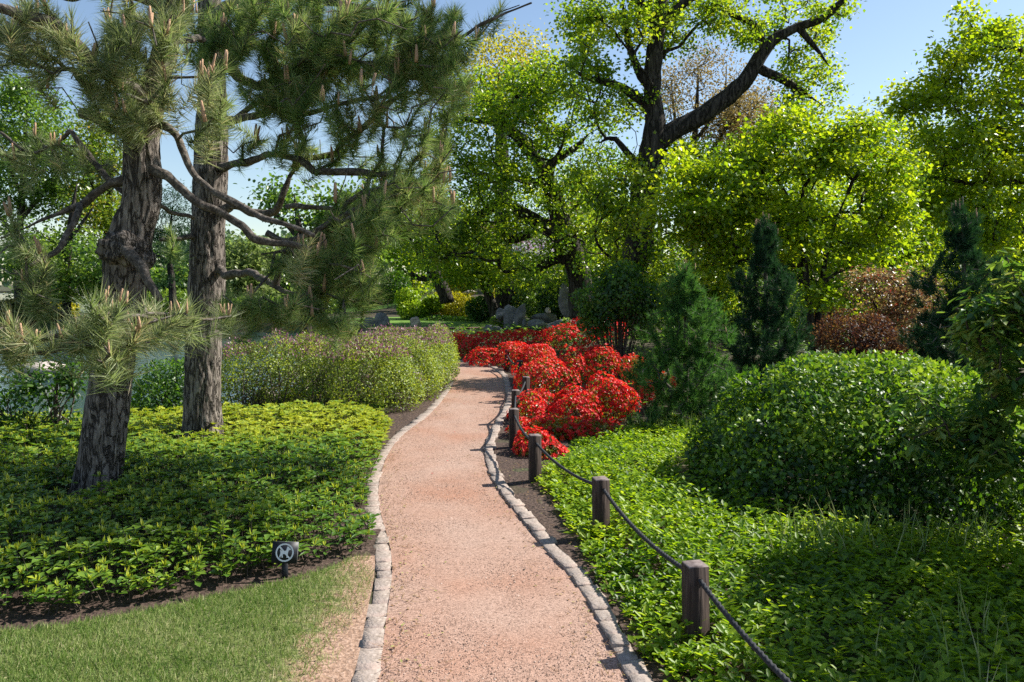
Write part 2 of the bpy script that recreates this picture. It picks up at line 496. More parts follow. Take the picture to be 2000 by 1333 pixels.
M_ochre = leaf_mat("budding_leaf", [(.12, .09, .03), (.23, .17, .06), (.3, .24, .1)], [(.25, .17, .05), (.4, .3, .09), (.5, .4, .14)], .4, .02)
M_yellow = leaf_mat("yellow_leaf", [(.26, .26, .02), (.42, .36, .03), (.5, .4, .04)], [(.45, .45, .02), (.65, .58, .03), (.75, .62, .05)], .5, .03)
M_orange = leaf_mat("orange_tinted_leaf", [(.1, .17, .02), (.18, .24, .03), (.4, .27, .04)], [(.2, .36, .02), (.34, .44, .03), (.62, .4, .04)], .5, .03)
M_fresh = leaf_mat("fresh_leaf", [(.05, .11, .018), (.1, .18, .03), (.19, .27, .04)], [(.11, .24, .02), (.2, .36, .03), (.36, .5, .05)], .48, .04)
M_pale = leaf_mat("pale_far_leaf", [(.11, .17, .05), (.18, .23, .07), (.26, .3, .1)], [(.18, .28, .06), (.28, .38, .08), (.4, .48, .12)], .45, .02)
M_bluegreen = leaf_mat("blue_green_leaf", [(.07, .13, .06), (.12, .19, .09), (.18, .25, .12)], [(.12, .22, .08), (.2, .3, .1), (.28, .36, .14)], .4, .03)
M_deep = leaf_mat("deep_green_leaf", [(.016, .05, .01), (.03, .085, .014), (.09, .18, .02)], [(.05, .15, .01), (.1, .26, .012), (.24, .44, .02)], .42, .035, .45)
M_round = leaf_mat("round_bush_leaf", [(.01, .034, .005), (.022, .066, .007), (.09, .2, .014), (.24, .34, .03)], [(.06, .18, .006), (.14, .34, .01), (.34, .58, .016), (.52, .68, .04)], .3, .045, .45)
M_pachy = leaf_mat("pachysandra_leaf", [(.03, .09, .01), (.09, .19, .02), (.2, .31, .025), (.46, .5, .035)], [(.08, .22, .01), (.18, .38, .014), (.36, .54, .02), (.68, .68, .03)], .34, .085, .38)
M_vinca = leaf_mat("broad_ground_cover_leaf", [(.03, .085, .005), (.11, .21, .008), (.24, .36, .014), (.4, .48, .025)], [(.14, .3, .005), (.34, .56, .008), (.54, .72, .014), (.68, .78, .03)], .46, .028, .45)
M_grass = leaf_mat("grass_blade", [(.09, .17, .03), (.2, .29, .07), (.37, .41, .16), (.62, .55, .34)], [(.12, .24, .02), (.19, .32, .04), (.3, .34, .09), (.5, .42, .2)], .35, .03, .5)
M_hedge = leaf_mat("hedge_leaf", [(.12, .06, .06), (.1, .12, .035), (.17, .26, .03), (.38, .44, .04)], [(.2, .09, .08), (.2, .24, .045), (.36, .5, .035), (.66, .72, .05)], .4, .04, .5)
M_mauve = leaf_mat("mauve_blossom", [(.2, .06, .1), (.34, .14, .22), (.45, .24, .33)], [(.24, .07, .11), (.4, .15, .24), (.5, .26, .34)], .35, .03)
M_burg = leaf_mat("burgundy_leaf", [(.03, .012, .01), (.06, .024, .016), (.13, .07, .032), (.26, .16, .05)], [(.07, .018, .012), (.13, .045, .02), (.26, .12, .035), (.42, .25, .06)], .4, .03, .5)
M_bronze = leaf_mat("bronze_leaf", [(.14, .05, .03), (.22, .14, .06), (.27, .22, .1), (.2, .04, .03)], [(.26, .08, .04), (.36, .22, .08), (.42, .34, .13), (.4, .05, .03)], .45, .05)
M_red = leaf_mat("azalea_petal", [(.46, .008, .014), (.78, .02, .024), (.88, .05, .04), (.88, .16, .05)], [(.7, .012, .014), (.9, .03, .025), (.92, .07, .04), (.9, .2, .05)], .48, .03, .5)
M_azleaf = leaf_mat("azalea_leaf", [(.06, .09, .015), (.14, .18, .02), (.26, .26, .03), (.36, .2, .03)], [(.12, .2, .015), (.25, .32, .02), (.42, .42, .03), (.55, .3, .04)], .4, .05)
M_gold = leaf_mat("gold_mound_leaf", [(.2, .22, .012), (.38, .36, .014), (.5, .44, .02)], [(.3, .33, .012), (.5, .48, .015), (.62, .55, .02)], .35, .03)
M_bright = leaf_mat("bright_shrub_leaf", [(.12, .22, .015), (.24, .36, .02), (.36, .46, .03)], [(.2, .4, .015), (.36, .55, .02), (.5, .62, .03)], .42, .03)
M_rhodo = leaf_mat("large_shrub_leaf", [(.035, .1, .025), (.08, .18, .035), (.2, .3, .05), (.34, .38, .08)], [(.08, .22, .02), (.16, .36, .03), (.36, .52, .05), (.52, .56, .08)], .38, .05, .45)
M_yew = leaf_mat("yew_leaf", [(.08, .1, .03), (.14, .15, .045), (.22, .2, .07)], [(.1, .13, .03), (.16, .18, .04), (.24, .22, .07)], .25, .03)

def gravel_mat():
    m, t, out = new_mat("path_gravel")
    tc = t.nodes.new("ShaderNodeTexCoord")
    n1 = t.nodes.new("ShaderNodeTexNoise"); n1.inputs["Scale"].default_value = 1.1; n1.inputs["Detail"].default_value = 5
    t.links.new(tc.outputs["Object"], n1.inputs[0])
    r1 = ramp(t, [(.34, (.375, .255, .198)), (.52, (.36, .226, .168)), (.74, (.34, .176, .115))])
    t.links.new(n1.outputs[0], r1.inputs[0])
    v = t.nodes.new("ShaderNodeTexVoronoi"); v.inputs["Scale"].default_value = 150
    t.links.new(tc.outputs["Object"], v.inputs["Vector"])
    hsv = t.nodes.new("ShaderNodeSeparateColor"); t.links.new(v.outputs["Color"], hsv.inputs[0])
    r2 = ramp(t, [(0, (.38, .36, .36)), (.12, (.62, .6, .6)), (.4, (.95, .95, .95)), (1, (1.35, 1.37, 1.4))])
    t.links.new(hsv.outputs[0], r2.inputs[0])
    mx = t.nodes.new("ShaderNodeMixRGB"); mx.blend_type = 'MULTIPLY'; mx.inputs[0].default_value = .8
    t.links.new(r1.outputs[0], mx.inputs[1]); t.links.new(r2.outputs[0], mx.inputs[2])
    b = t.nodes.new("ShaderNodeBsdfPrincipled"); b.inputs["Roughness"].default_value = .95; b.inputs["Specular IOR Level"].default_value = .15
    t.links.new(mx.outputs[0], b.inputs["Base Color"])
    bp = t.nodes.new("ShaderNodeBump"); bp.inputs["Strength"].default_value = .5; bp.inputs["Distance"].default_value = .005; bp.invert = True
    t.links.new(v.outputs["Distance"], bp.inputs["Height"]); t.links.new(bp.outputs[0], b.inputs["Normal"])
    t.links.new(b.outputs[0], out.inputs[0])
    return m
M_gravel = gravel_mat()
M_pebble = leaf_mat("gravel_grain", [(.1, .07, .055), (.3, .19, .14), (.42, .28, .215), (.52, .4, .33)], [(.3, .2, .1)], 0., .02, .6)

def water_mat():
    m, t, out = new_mat("pond_water")
    tc = t.nodes.new("ShaderNodeTexCoord"); mp = t.nodes.new("ShaderNodeMapping"); mp.inputs["Scale"].default_value = (1.4, 3.2, 1)
    t.links.new(tc.outputs["Object"], mp.inputs[0])
    n1 = t.nodes.new("ShaderNodeTexNoise"); n1.inputs["Scale"].default_value = 2.2; n1.inputs["Detail"].default_value = 4
    t.links.new(mp.outputs[0], n1.inputs[0])
    bp = t.nodes.new("ShaderNodeBump"); bp.inputs["Strength"].default_value = .22; bp.inputs["Distance"].default_value = .05
    t.links.new(n1.outputs[0], bp.inputs["Height"])
    b = t.nodes.new("ShaderNodeBsdfPrincipled")
    b.inputs["Base Color"].default_value = (.045, .085, .085, 1)
    b.inputs["Roughness"].default_value = .06
    b.inputs["IOR"].default_value = 1.33
    b.inputs["Specular IOR Level"].default_value = .8
    t.links.new(bp.outputs[0], b.inputs["Normal"]); t.links.new(b.outputs[0], out.inputs[0])
    return m
M_water = water_mat()

# ------------------------------------------------------------------ ground, pond, path, lawn
POND1 = [(-60, 8.2), (-14, 8.3), (-8, 8.6), (-5.5, 9.0), (-4.2, 9.9), (-3.75, 11.5), (-3.5, 13.5), (-3.6, 16), (-4.1, 19), (-5, 24), (-5.6, 29), (-6.4, 31.5),
         (-9, 33.2), (-14, 32.6), (-20, 33.2), (-30, 35), (-60, 36)]
POND2 = [(-15, 56), (-19, 47), (-32, 44), (-70, 46), (-260, 60), (-260, 168), (-60, 172), (-20, 120), (-13, 80)]

def zt(x, y):
    p = np.stack([np.ravel(x), np.ravel(y)], 1).astype(float)
    z = np.zeros(len(p))
    for poly, w in ((POND1, .9), (POND2, 6.)):
        d = edge_dist(p, poly) * np.where(inpoly(p, poly), 1, -1)
        z = z - 1.0 * sstep(-.25, w, d)
    rise = sstep(36, 56, p[:, 1]) * sstep(-14, -4, p[:, 0]) * 1.3
    z = z + rise * (np.maximum(z, -.05) > -.1)
    far = sstep(22, 40, np.hypot(p[:, 0], p[:, 1]))
    z = z + far * .25 * (vnoise(np.stack([p[:, 0] * .15, p[:, 1] * .15, 0 * p[:, 0]], 1), 5) - .5)
    return z.reshape(np.shape(x))

def axis_coords(lo, hi, step, far_lo, far_hi):
    a = list(np.arange(lo, hi, step))
    s, x = step, a[-1]
    while x < far_hi:
        s *= 1.22; x += s; a.append(x)
    s, x = step, a[0]
    b = []
    while x > far_lo:
        s *= 1.22; x -= s; b.append(x)
    return np.array(b[::-1] + a)

gx, gy = axis_coords(-14, 8, .4, -700, 700), axis_coords(-3, 40, .4, -40, 1200)
X, Yg = np.meshgrid(gx, gy, indexing='ij')
Vg = np.stack([X, Yg, zt(X, Yg)], -1).reshape(-1, 3)
ii, jj = np.meshgrid(np.arange(len(gx) - 1), np.arange(len(gy) - 1), indexing='ij')
w_ = len(gy)
fg = np.stack([ii * w_ + jj, (ii + 1) * w_ + jj, (ii + 1) * w_ + jj + 1, ii * w_ + jj + 1], -1).reshape(-1, 4)
tag(link("ground", make_mesh("ground", Vg, fg, M_ground, smooth=True)), "dark garden soil and leaf litter under the plants", kind='structure')
wv = [(-300, 5, -.35), (2, 5, -.35), (2, 220, -.35), (-300, 220, -.35)]
tag(link("pond", make_mesh("pond", np.array(wv, float), np.array([(0, 1, 2, 3)]), M_water)), "still blue green pond water beyond the pines", kind='structure')

def sheet_from_edges(A, B, n, m, z, wave=.0):
    a, b = catmull(A, n), catmull(B, n)
    t = np.linspace(0, 1, m)
    V = a[:, None] * (1 - t)[None, :, None] + b[:, None] * t[None, :, None]
    V = V.reshape(-1, 3)
    V[:, 2] += z
    if wave:
        V[:, 2] += wave * (fbm(V * np.array([3, 3, 1]), 9) - .5)
    i, j = np.meshgrid(np.arange(n - 1), np.arange(m - 1), indexing='ij')
    f = np.stack([i * m + j, i * m + j + 1, (i + 1) * m + j + 1, (i + 1) * m + j], -1).reshape(-1, 4)
    return V, f, a, b

LEFT = [np.array([-.78, -3, 0]), np.array([-.66, 1, 0])] + [G(*p) for p in [(742, 1333), (748, 1260), (757, 1190), (768, 1130), (765, 1075), (750, 1030), (739, 990), (738, 960), (745, 920), (757, 890), (775, 862), (800, 840), (830, 820), (855, 795), (875, 770), (888, 745)]] + \
       [np.array(p, float) for p in [(-1.22, 14.9, 0), (-1.75, 16.1, 0), (-2.5, 18.2, 0), (-3.2, 22, 0), (-3.9, 26, 0)]]
RIGHT = [np.array([1.15, -3, 0]), np.array([.82, 1, 0])] + [G(*p) for p in [(1222, 1333), (1204, 1290), (1172, 1210), (1132, 1150), (1090, 1100), (1050, 1060), (1012, 1010), (980, 970), (955, 930), (945, 895), (951, 860), (966, 830), (984, 800), (990, 780), (986, 755), (982, 735), (960, 719), (930, 711), (893, 707)]] + \
        [np.array(p, float) for p in [(-1.75, 17.6, 0), (-2.35, 19.6, 0), (-2.9, 23, 0), (-3.4, 27, 0)]]
def even(c, st=.22, k=2):
    c = np.array(c, float)
    d = np.concatenate([[0], np.cumsum(np.linalg.norm(np.diff(c, axis=0), axis=1))])
    t = np.linspace(0, d[-1], int(d[-1] / st))
    r = np.stack([np.interp(t, d, c[:, m]) for m in range(3)], 1)
    for _ in range(k):
        r[1:-1] = (r[:-2] + 2 * r[1:-1] + r[2:]) / 4
    return r
LEFT, RIGHT = even(LEFT), even(RIGHT)
Vp, fp, La, Rb = sheet_from_edges(LEFT, RIGHT, 260, 16, .010, .012)
path = tag(link("path", make_mesh("path", Vp, fp, M_gravel, smooth=True)), "winding pink gravel footpath between two stone edgings", kind='structure')

def edging(curve, outward, h_lo, h_hi, wd, ymin=1.6, ymax=17.6):
    c = catmull(curve, 900)
    c = c[(c[:, 1] > ymin) & (c[:, 1] < ymax)]
    s = np.concatenate([[0], np.cumsum(np.linalg.norm(np.diff(c, axis=0), axis=1))])
    pos = 0.
    while pos < s[-1] - .1:
        L = rng.uniform(.10, .19) * (1.15 if outward < 0 else 1.)
        a = np.array([np.interp(pos + .0015, s, c[:, k]) for k in range(3)])
        b = np.array([np.interp(pos + L - .0015, s, c[:, k]) for k in range(3)])
        t = (b - a); l = np.linalg.norm(t); t /= l
        o = np.array([t[1], -t[0], 0]) * outward
        wdt = wd * rng.uniform(.92, 1.18)
        inn = rng.uniform(-.010, .005)
        h = rng.uniform(h_lo, h_hi)
        rot = rng.normal() * .05
        gridp = []
        for zz, ins in ((h, .004), (h - .005, 0.), (-.09, -.002)):
            ring = [(-1, -1), (0, -1), (1, -1), (1, 0), (1, 1), (0, 1), (-1, 1), (-1, 0)]
            for (p, q) in ring:
                lx = p * (l / 2 - ins) + rng.normal() * .002
                ly = (q + 1) / 2 * wdt + inn - q * ins + rng.normal() * .004 + p * rot * wdt * .5
                gridp.append((a + b) / 2 + t * lx + o * ly + np.array([0, 0, zz + rng.normal() * .002]))
        top = (a + b) / 2 + o * (wdt / 2 + inn) + np.array([0, 0, h + rng.uniform(0, .006)])
        V = np.array(gridp + [top])
        m = np.arange(8); k = (m + 1) % 8
        fq = np.concatenate([np.stack([8 + m, 8 + k, k, m], 1), np.stack([16 + m, 16 + k, 8 + k, 8 + m], 1)])
        ft = np.stack([m, k, np.full(8, 24)], 1)
        if outward < 0:
            pass
        ctr = V.mean(0)
        link("edging_stone", make_mesh("edging_stone", V - ctr, [fq, ft], M_stone), path, tuple(ctr))
        pos += L
edging(LEFT, -1, .006, .013, .098)
edging(RIGHT, 1, .02, .034, .088)

# loose grains lying on the gravel
n = 22000
ty = rng.uniform(0, 1, n) ** 1.6
yy = 2.6 + ty * 9.5
lx = np.interp(yy, La[:, 1], La[:, 0]); rx = np.interp(yy, Rb[:, 1], Rb[:, 0])
xx = lx + (rx - lx) * rng.uniform(.02, .98, n)
octv = np.array([(1, 0, 0), (-1, 0, 0), (0, 1, 0), (0, -1, 0), (0, 0, 1.)])
octf = np.array([(0, 2, 4), (2, 1, 4), (1, 3, 4), (3, 0, 4)])
sz = rng.uniform(.002, .0046, n) * (1 + .8 * (rng.uniform(0, 1, n) > .97))
ang = rng.uniform(0, 6.28, n)
loc = octv[None] * sz[:, None, None] * rng.uniform(.6, 1.3, (n, 5, 1)) * np.array([1, 1, .8])
ca, sa = np.cos(ang)[:, None], np.sin(ang)[:, None]
loc = np.stack([loc[..., 0] * ca - loc[..., 1] * sa, loc[..., 0] * sa + loc[..., 1] * ca, loc[..., 2]], -1)
Vc = (np.stack([xx, yy, np.full(n, .0105)], 1)[:, None] + loc).reshape(-1, 3)
fc = (np.arange(n)[:, None, None] * 5 + octf[None]).reshape(-1, 3)
tag(link("gravel", make_mesh("gravel", Vc, fc, M_pebble, tint=np.repeat(rng.uniform(0, 1, n) ** 1.2, 5))), "loose pink and grey gravel grains on the path", "gravel", kind='stuff')

# lawn in front of the left bed, with a worn strip by the edging
BED_FRONT = [G(*p) for p in [(-500, 1262), (-200, 1245), (0, 1226), (120, 1215), (300, 1185), (420, 1160), (560, 1132), (640, 1112), (700, 1092), (722, 1082)]]
FR = np.array(BED_FRONT)
def front_y(x): return np.interp(x, FR[:, 0], FR[:, 1]) - .07
tt_, uu_ = np.meshgrid(np.linspace(0, 1, 150), np.linspace(0, 1, 110), indexing='ij')
yl_ = 1.2 + uu_ * (front_y(-5.5 + tt_ * 4.75) - 1.2)
xl_ = -5.5 + tt_ * (np.interp(yl_, La[:, 1], La[:, 0]) - .10 + 5.5)
Vl = np.stack([xl_, yl_, 0 * xl_ + .014], -1).reshape(-1, 3)
Vl[:, 2] += .02 * (fbm(Vl * np.array([3, 3, 1]), 9) - .5)
i_, j_ = np.meshgrid(np.arange(149), np.arange(109), indexing='ij')
fl = np.stack([i_ * 110 + j_, (i_ + 1) * 110 + j_, (i_ + 1) * 110 + j_ + 1, i_ * 110 + j_ + 1], -1).reshape(-1, 4)
lawn_poly = np.concatenate([np.stack([xl_[0], yl_[0]], 1), np.stack([xl_[:, -1], yl_[:, -1]], 1), np.stack([xl_[-1, ::-1], yl_[-1, ::-1]], 1)])

def worn(q):
    d = np.interp(q[:, 1], La[:, 1], La[:, 0]) - q[:, 0]
    return np.clip(1.0 - d / .52, 0, 1) * (.45 + 1.0 * fbm(np.c_[q * 3.2, 0 * q[:, 0]], 21, 2))
tag(link("lawn", make_mesh("lawn", Vl, fl, M_lawn, tint=worn(Vl[:, :2]), smooth=True)), "short lawn in front of the left planting bed", kind='structure')

def grass_patch(poly, n, h, tints, wid=.0032, clear=None, zfun=None):
    q = in_poly_points(poly, n)
    if clear is not None:
        q = q[clear(q)]
    n = len(q)
    az = rng.uniform(0, 6.28, n); ln = rng.uniform(.15, .95, n)
    ax = np.stack([np.cos(az) * ln, np.sin(az) * ln, np.ones(n)], 1)
    nr = np.stack([-np.sin(az) + rng.normal(size=n) * .4, np.cos(az) + rng.normal(size=n) * .4, np.full(n, .2)], 1)
    z = np.full(n, .008) if zfun is None else zfun(q)
    L = rng.uniform(h * .5, h, n)
    tn = np.clip(tints(q) + rng.normal(size=n) * .24, 0, 1)
    return leaves(np.stack([q[:, 0], q[:, 1], z + .004], 1), ax, nr, L, wid * rng.uniform(.7, 1.3, n), tn, 'blade')

V, f, tn = grass_patch(lawn_poly, 165000, .046, lambda q: .36 + .5 * (fbm(np.c_[q * 6, 0 * q[:, 0]], 3, 2) - .5) + .5 * worn(q),
                       clear=lambda q: (q[:, 1] > 2.4) & (q[:, 0] > -3.2) & (q[:, 0] < np.interp(q[:, 1], La[:, 1], La[:, 0]) - .105) & (rng.uniform(0, 1, len(q)) > worn(q) * 1.25))
tag(link("grass", make_mesh("grass", V, f, M_grass, tint=tn)), "short mown grass blades with dry straw patches beside the path", "grass", kind='stuff')
# mulch strips along the beds (their own sheets, just above the ground)
def strip(name, A, Bs, mat, label, z=.004, n=60):
    V, f, _, _ = sheet_from_edges(A, Bs, n, 10, z, .03)
    return tag(link(name, make_mesh(name, V, f, mat, smooth=True)), label, kind='structure')
strip("mulch_strip", [p + np.array([0, -.14, 0]) for p in BED_FRONT], [p + np.array([0, .55, 0]) for p in BED_FRONT], M_soil, "dark mulch strip between lawn and left planting bed", .012)
rs = [np.array([np.interp(y, Rb[:, 1], Rb[:, 0]) + .09, y, 0]) for y in np.linspace(1, 16.5, 50)]
rs2 = [p + np.array([.75, 0, 0]) for p in rs]
strip("mulch_strip", rs, rs2, M_soil, "dark mulch strip along the right edging under the rope posts", .006, 140)
ls = [np.array([np.interp(y, La[:, 1], La[:, 0]) - .09, y, 0]) for y in np.linspace(4.6, 14.5, 40)]
strip("mulch_strip", [p - np.array([.5, 0, 0]) for p in ls], ls, M_soil, "dark mulch strip along the left edging by the hedge", .006, 120)

# far lawns and the far bend of the path
FL = [(-9, 32.5), (-4.6, 29.6), (-.9, 29.8), (.2, 31.5), (-1, 36.5), (-6.5, 38)]
FL2 = [(-14, 44), (-7.5, 42.5), (-7, 50), (-14, 54)]
M_farlawn = solid_mat("far_lawn", [(.3, (.075, .16, .02)), (.5, (.12, .23, .03)), (.7, (.19, .3, .05))], (14, 14, 14), bump=.5, bdist=.05)
for poly, lab in ((FL, "sunlit far lawn behind the hedge and the red azaleas"), (FL2, "far lawn glimpsed under the pine needles")):
    q = in_poly_points(poly, 26000)
    c = np.array(poly); ctr = c.mean(0)
    ring = catmull(np.c_[np.vstack([c, c[:1]]), np.zeros(len(c) + 1)], 60)[:-1, :2]
    Vv = [np.r_[ctr, zt(ctr[:1], ctr[1:2])[0] + .02]]
    for r in (.5, 1.):
        for p in ring:
            xy = ctr + (p - ctr) * r
            Vv.append(np.r_[xy, zt(xy[:1], xy[1:2])[0] + .02])
    k = len(ring); m = np.arange(k); m2 = (m + 1) % k
    tag(link("lawn", make_mesh("lawn", np.array(Vv), [np.stack([np.zeros(k, int), 1 + m, 1 + m2], 1), np.stack([1 + m, 1 + k + m, 1 + k + m2, 1 + m2], 1)], M_farlawn, smooth=True)), lab, kind='structure')
strip("path", [np.array(p, float) for p in [(-5.2, 28.6, 0), (-3.5, 28.6, 0), (-1.8, 28.9, 0), (0, 28.9, 0), (2, 28.2, 0)]], [np.array(p, float) for p in [(-5.2, 29.3, 0), (-3.5, 29.3, 0), (-1.8, 29.6, 0), (0, 29.6, 0), (2, 29, 0)]], M_gravel, "far pale stretch of path below the sunlit lawn", .05, 30)

# ------------------------------------------------------------------ builders for plants
def px_line(spec, Y):
    """[(px, py, width px[, Y])] -> points and radii"""
    pts, rad = [], []
    for s in spec:
        y = s[3] if len(s) > 3 else Y
        pts.append(P(s[0], s[1], y)); rad.append(s[2] * y / F / 2)
    return np.array(pts), np.array(rad)

def build_skeleton(trunk, limbs, Y, step=.35):
    """control polylines -> skeleton nodes with parents (limbs start at the nearest node)"""
    nodes, par, limb, rad = [], [], [], []
    lines = []
    for li, spec in enumerate([trunk] + limbs):
        pts, r = px_line(spec, Y) if not isinstance(spec, tuple) else spec
        L = np.linalg.norm(np.diff(pts, axis=0), axis=1).sum()
        c = catmull(np.c_[pts, r], max(len(pts), int(L / step) + 2))
        lines.append((pts, r))
        prev = -1
        if li:
            prev = int(np.linalg.norm(np.array(nodes) - c[0, :3], axis=1).argmin())
        for q in c:
            nodes.append(q[:3]); par.append(prev); limb.append(li); rad.append(q[3])
            prev = len(nodes) - 1
    return nodes, par, limb, np.array(rad), lines

def twig_edges(N, par, r, n0, rad0, sel=None):
    i = np.arange(n0, len(N))
    if sel is not None: i = i[sel[i]]
    if len(i) == 0: return None
    p = par[i]
    rp = np.minimum(r[p], r[i] * 1.35)
    return prisms(N[p], N[i], rp, r[i] * .95, 5)

def tree(name, label, cat, Y, trunk, limbs, blobs, leaf, group=None, per=55, size=(.07, .11), spread=.42, flat=.6, tmpl='rhomb', wid=.75, mat_bark=None, r0=.006, k=.3,
         sides=10, step=.25, droop=.25, up=1., base_z=None, tint=(.5, .25), extra=None, trunk_rough=.1, gap=.24):
    mat_bark = mat_bark or M_dbark
    nodes, par, limb, rad, lines = build_skeleton(trunk, limbs, Y)
    T = blob_targets(blobs, gap)
    N, par, limb, tips, n0 = grow(nodes, par, limb, T, k=k)
    r = pipe_radii(par, n0, tips, r0)
    base = lines[0][0][0].copy()
    R = Root(name, label, cat, base, group)
    for li, (pts, rr) in enumerate(lines):
        rr2 = rr.copy()
        rr2[-1] *= .3
        V, f, _, _ = tube(pts, rr2, sides if li == 0 else max(6, sides - 2), step, trunk_rough, seed=li, wob=.45 if li else .3)
        R.part("trunk" if li == 0 else "branch", V, f, mat_bark, smooth=True)
    e = twig_edges(N, par, r, n0, rad)
    if e is not None:
        R.part("twig", e[0], e[1], mat_bark, kind='stuff')
    per = int(per * 1.3)
    n = len(T) * per
    ci = np.repeat(np.arange(len(T)), per)
    off = rng.normal(size=(n, 3)) * np.array([1, 1, flat]) * spread * .55
    cs = rng.uniform(.6, 1.35, len(T))[ci][:, None]
    pos = T[ci] + off * cs
    ax = norm(norm(off) * .8 + rdir(n) * .8 + np.array([0, 0, -droop]))
    nr = rdir(n) * .75 + np.array([0, 0, up])
    L = rng.uniform(size[0], size[1], n)
    ct = rng.normal(size=len(T)) * .16
    tn = np.clip(tint[0] + ct[ci] + rng.normal(size=n) * tint[1] * .7 + off[:, 2] / (spread + .01) * .12, 0, 1)
    V, f, tt = leaves(pos, ax, nr, L, L * wid, tn, tmpl)
    R.part("foliage", V, f, leaf, tint=tt)
    return R

def ellipsoid_leaves(blobs, n, size, shell=.35, lump=.18, lump_f=2.2, out=.9, tint=(.5, .2), tmpl='rhomb', wid=.6, zmin=.02, top_tint=0., seed=0, jit=.6):
    """leaves spread through the outer shell of overlapping lumpy ellipsoids: blobs = [(centre, radii)]"""
    vol = np.array([b[1][0] * b[1][1] + b[1][0] * b[1][2] + b[1][1] * b[1][2] for b in blobs], float)
    cnt = np.maximum((n * vol / vol.sum()).astype(int), 10)
    Ps, Ns = [], []
    for (c, r), m in zip(blobs, cnt):
        c, r = np.array(c, float), np.array(r, float)
        d = rdir(int(m * 1.9))
        d = d[c[2] + d[:, 2] * r[2] > zmin - .05][:m]
        q = c + d * r
        lmp = 1 + lump * (fbm(q * lump_f, seed, 2) - .5) * 2
        s = (1 - shell * np.abs(rng.normal(size=len(d))) * .7) * lmp
        p = c + d * r * s[:, None]
        keep = p[:, 2] > zmin
        for (c2, r2) in blobs:
            if np.allclose(c2, c): continue
            e = ((p - np.array(c2)) / np.array(r2))
            keep &= (e * e).sum(1) > .55
        Ps.append(p[keep]); Ns.append(norm(d / r)[keep])
    p, nn = np.concatenate(Ps), np.concatenate(Ns)
    n = len(p)
    ax = norm(nn * out * .5 + rdir(n) * .9 + np.array([0, 0, .1]))
    nr = nn * out + rdir(n) * jit + np.array([0, 0, .35])
    L = rng.uniform(size[0], size[1], n)
    cl = fbm(p * 5., seed + 4, 2) - .5  # clump tint, kept strong to suggest lit patches and deeper shade by colour
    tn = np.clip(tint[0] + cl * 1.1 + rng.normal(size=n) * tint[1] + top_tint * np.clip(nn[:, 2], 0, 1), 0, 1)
    return leaves(p, ax, nr, L, L * wid, tn, tmpl), p, nn

def stems(base, blobs, n, r=.008, mat=None, spread=.35):
    """thin stems fanning from the base into the blobs"""
    T = []
    for _ in range(n):
        c, rr = blobs[rng.integers(len(blobs))]
        T.append(np.array(c) + rdir(1)[0] * np.array(rr) * rng.uniform(.4, .95))
    T = np.array(T)
    T[:, 2] = np.maximum(T[:, 2], .12)
    Vs, Fs, o = [], [], 0
    for t in T:
        b = np.array([base[0] + (t[0] - base[0]) * spread * rng.uniform(.3, 1.2), base[1] + (t[1] - base[1]) * spread * rng.uniform(.3, 1.2), base[2] - .02])
        mid = (b + t) / 2 + np.array([0, 0, .08]) + rng.normal(size=3) * .05
        c = catmull([b, mid, t], 6)
        rr = np.linspace(r, r * .4, 6)
        V, f = prisms(c[:-1], c[1:], rr[:-1], rr[1:], 4)
        Vs.append(V); Fs.append(f + o); o += len(V)
    return np.concatenate(Vs), np.concatenate(Fs)

def shrub(name, label, cat, blobs, n, leaf, size=(.03, .05), group=None, nst=14, rst=.008, **kw):
    c = np.mean([b[0] for b in blobs], axis=0)
    z0 = float(zt(np.array([c[0]]), np.array([c[1]]))[0])
    base = np.array([c[0], c[1], z0])
    R = Root(name, label, cat, base, group)
    kw.setdefault('zmin', z0 + .02)
    (V, f, tn), p, nn = ellipsoid_leaves(blobs, n, size, **kw)
    R.part("foliage", V, f, leaf, tint=tn)
    if nst:
        V, f = stems(base, blobs, nst, rst)
        R.part("stem", V, f, M_twig, kind='stuff')
    R.blobs = blobs
    return R

def pxblob(px, py, rx, ry, Y, depth=None):
    """an ellipsoid that spans rx, ry pixels round a pixel at distance Y"""
    c = P(px, py, Y)
    return (c, np.array([rx * Y / F, depth if depth else rx * Y / F, ry * Y / F]))

# ------------------------------------------------------------------ the big foreground pines
def bark_disp(freq=1., amp=.014, seed=0):
    def fn(C, R, a, s):
        n, m = len(s), len(a)
        q = np.stack([np.cos(a)[None] * R[:, None] * 13 * freq + 50, np.sin(a)[None] * R[:, None] * 13 * freq + 50, np.repeat((s * 5.2 * freq)[:, None], m, 1)], -1).reshape(-1, 3)
        q = q + .5 * (np.stack([fbm(q * .8, seed + 11), fbm(q * .8, seed + 12), fbm(q * .8, seed + 13)], 1) - .5)
        q2 = q * np.array([.75, .75, .34])
        crack = sstep(0, .13, np.abs(fbm(q2, seed + 40, 3) - .5)) * .6 + sstep(0, .1, np.abs(fbm(q2 * 1.9, seed + 44, 2) - .5)) * .4
        return amp * (crack - .6) + amp * 1.2 * (fbm(q * .25, seed + 30) - .5) + amp * .5 * (fbm(q * 2.2, seed + 31) - .5)
    return fn

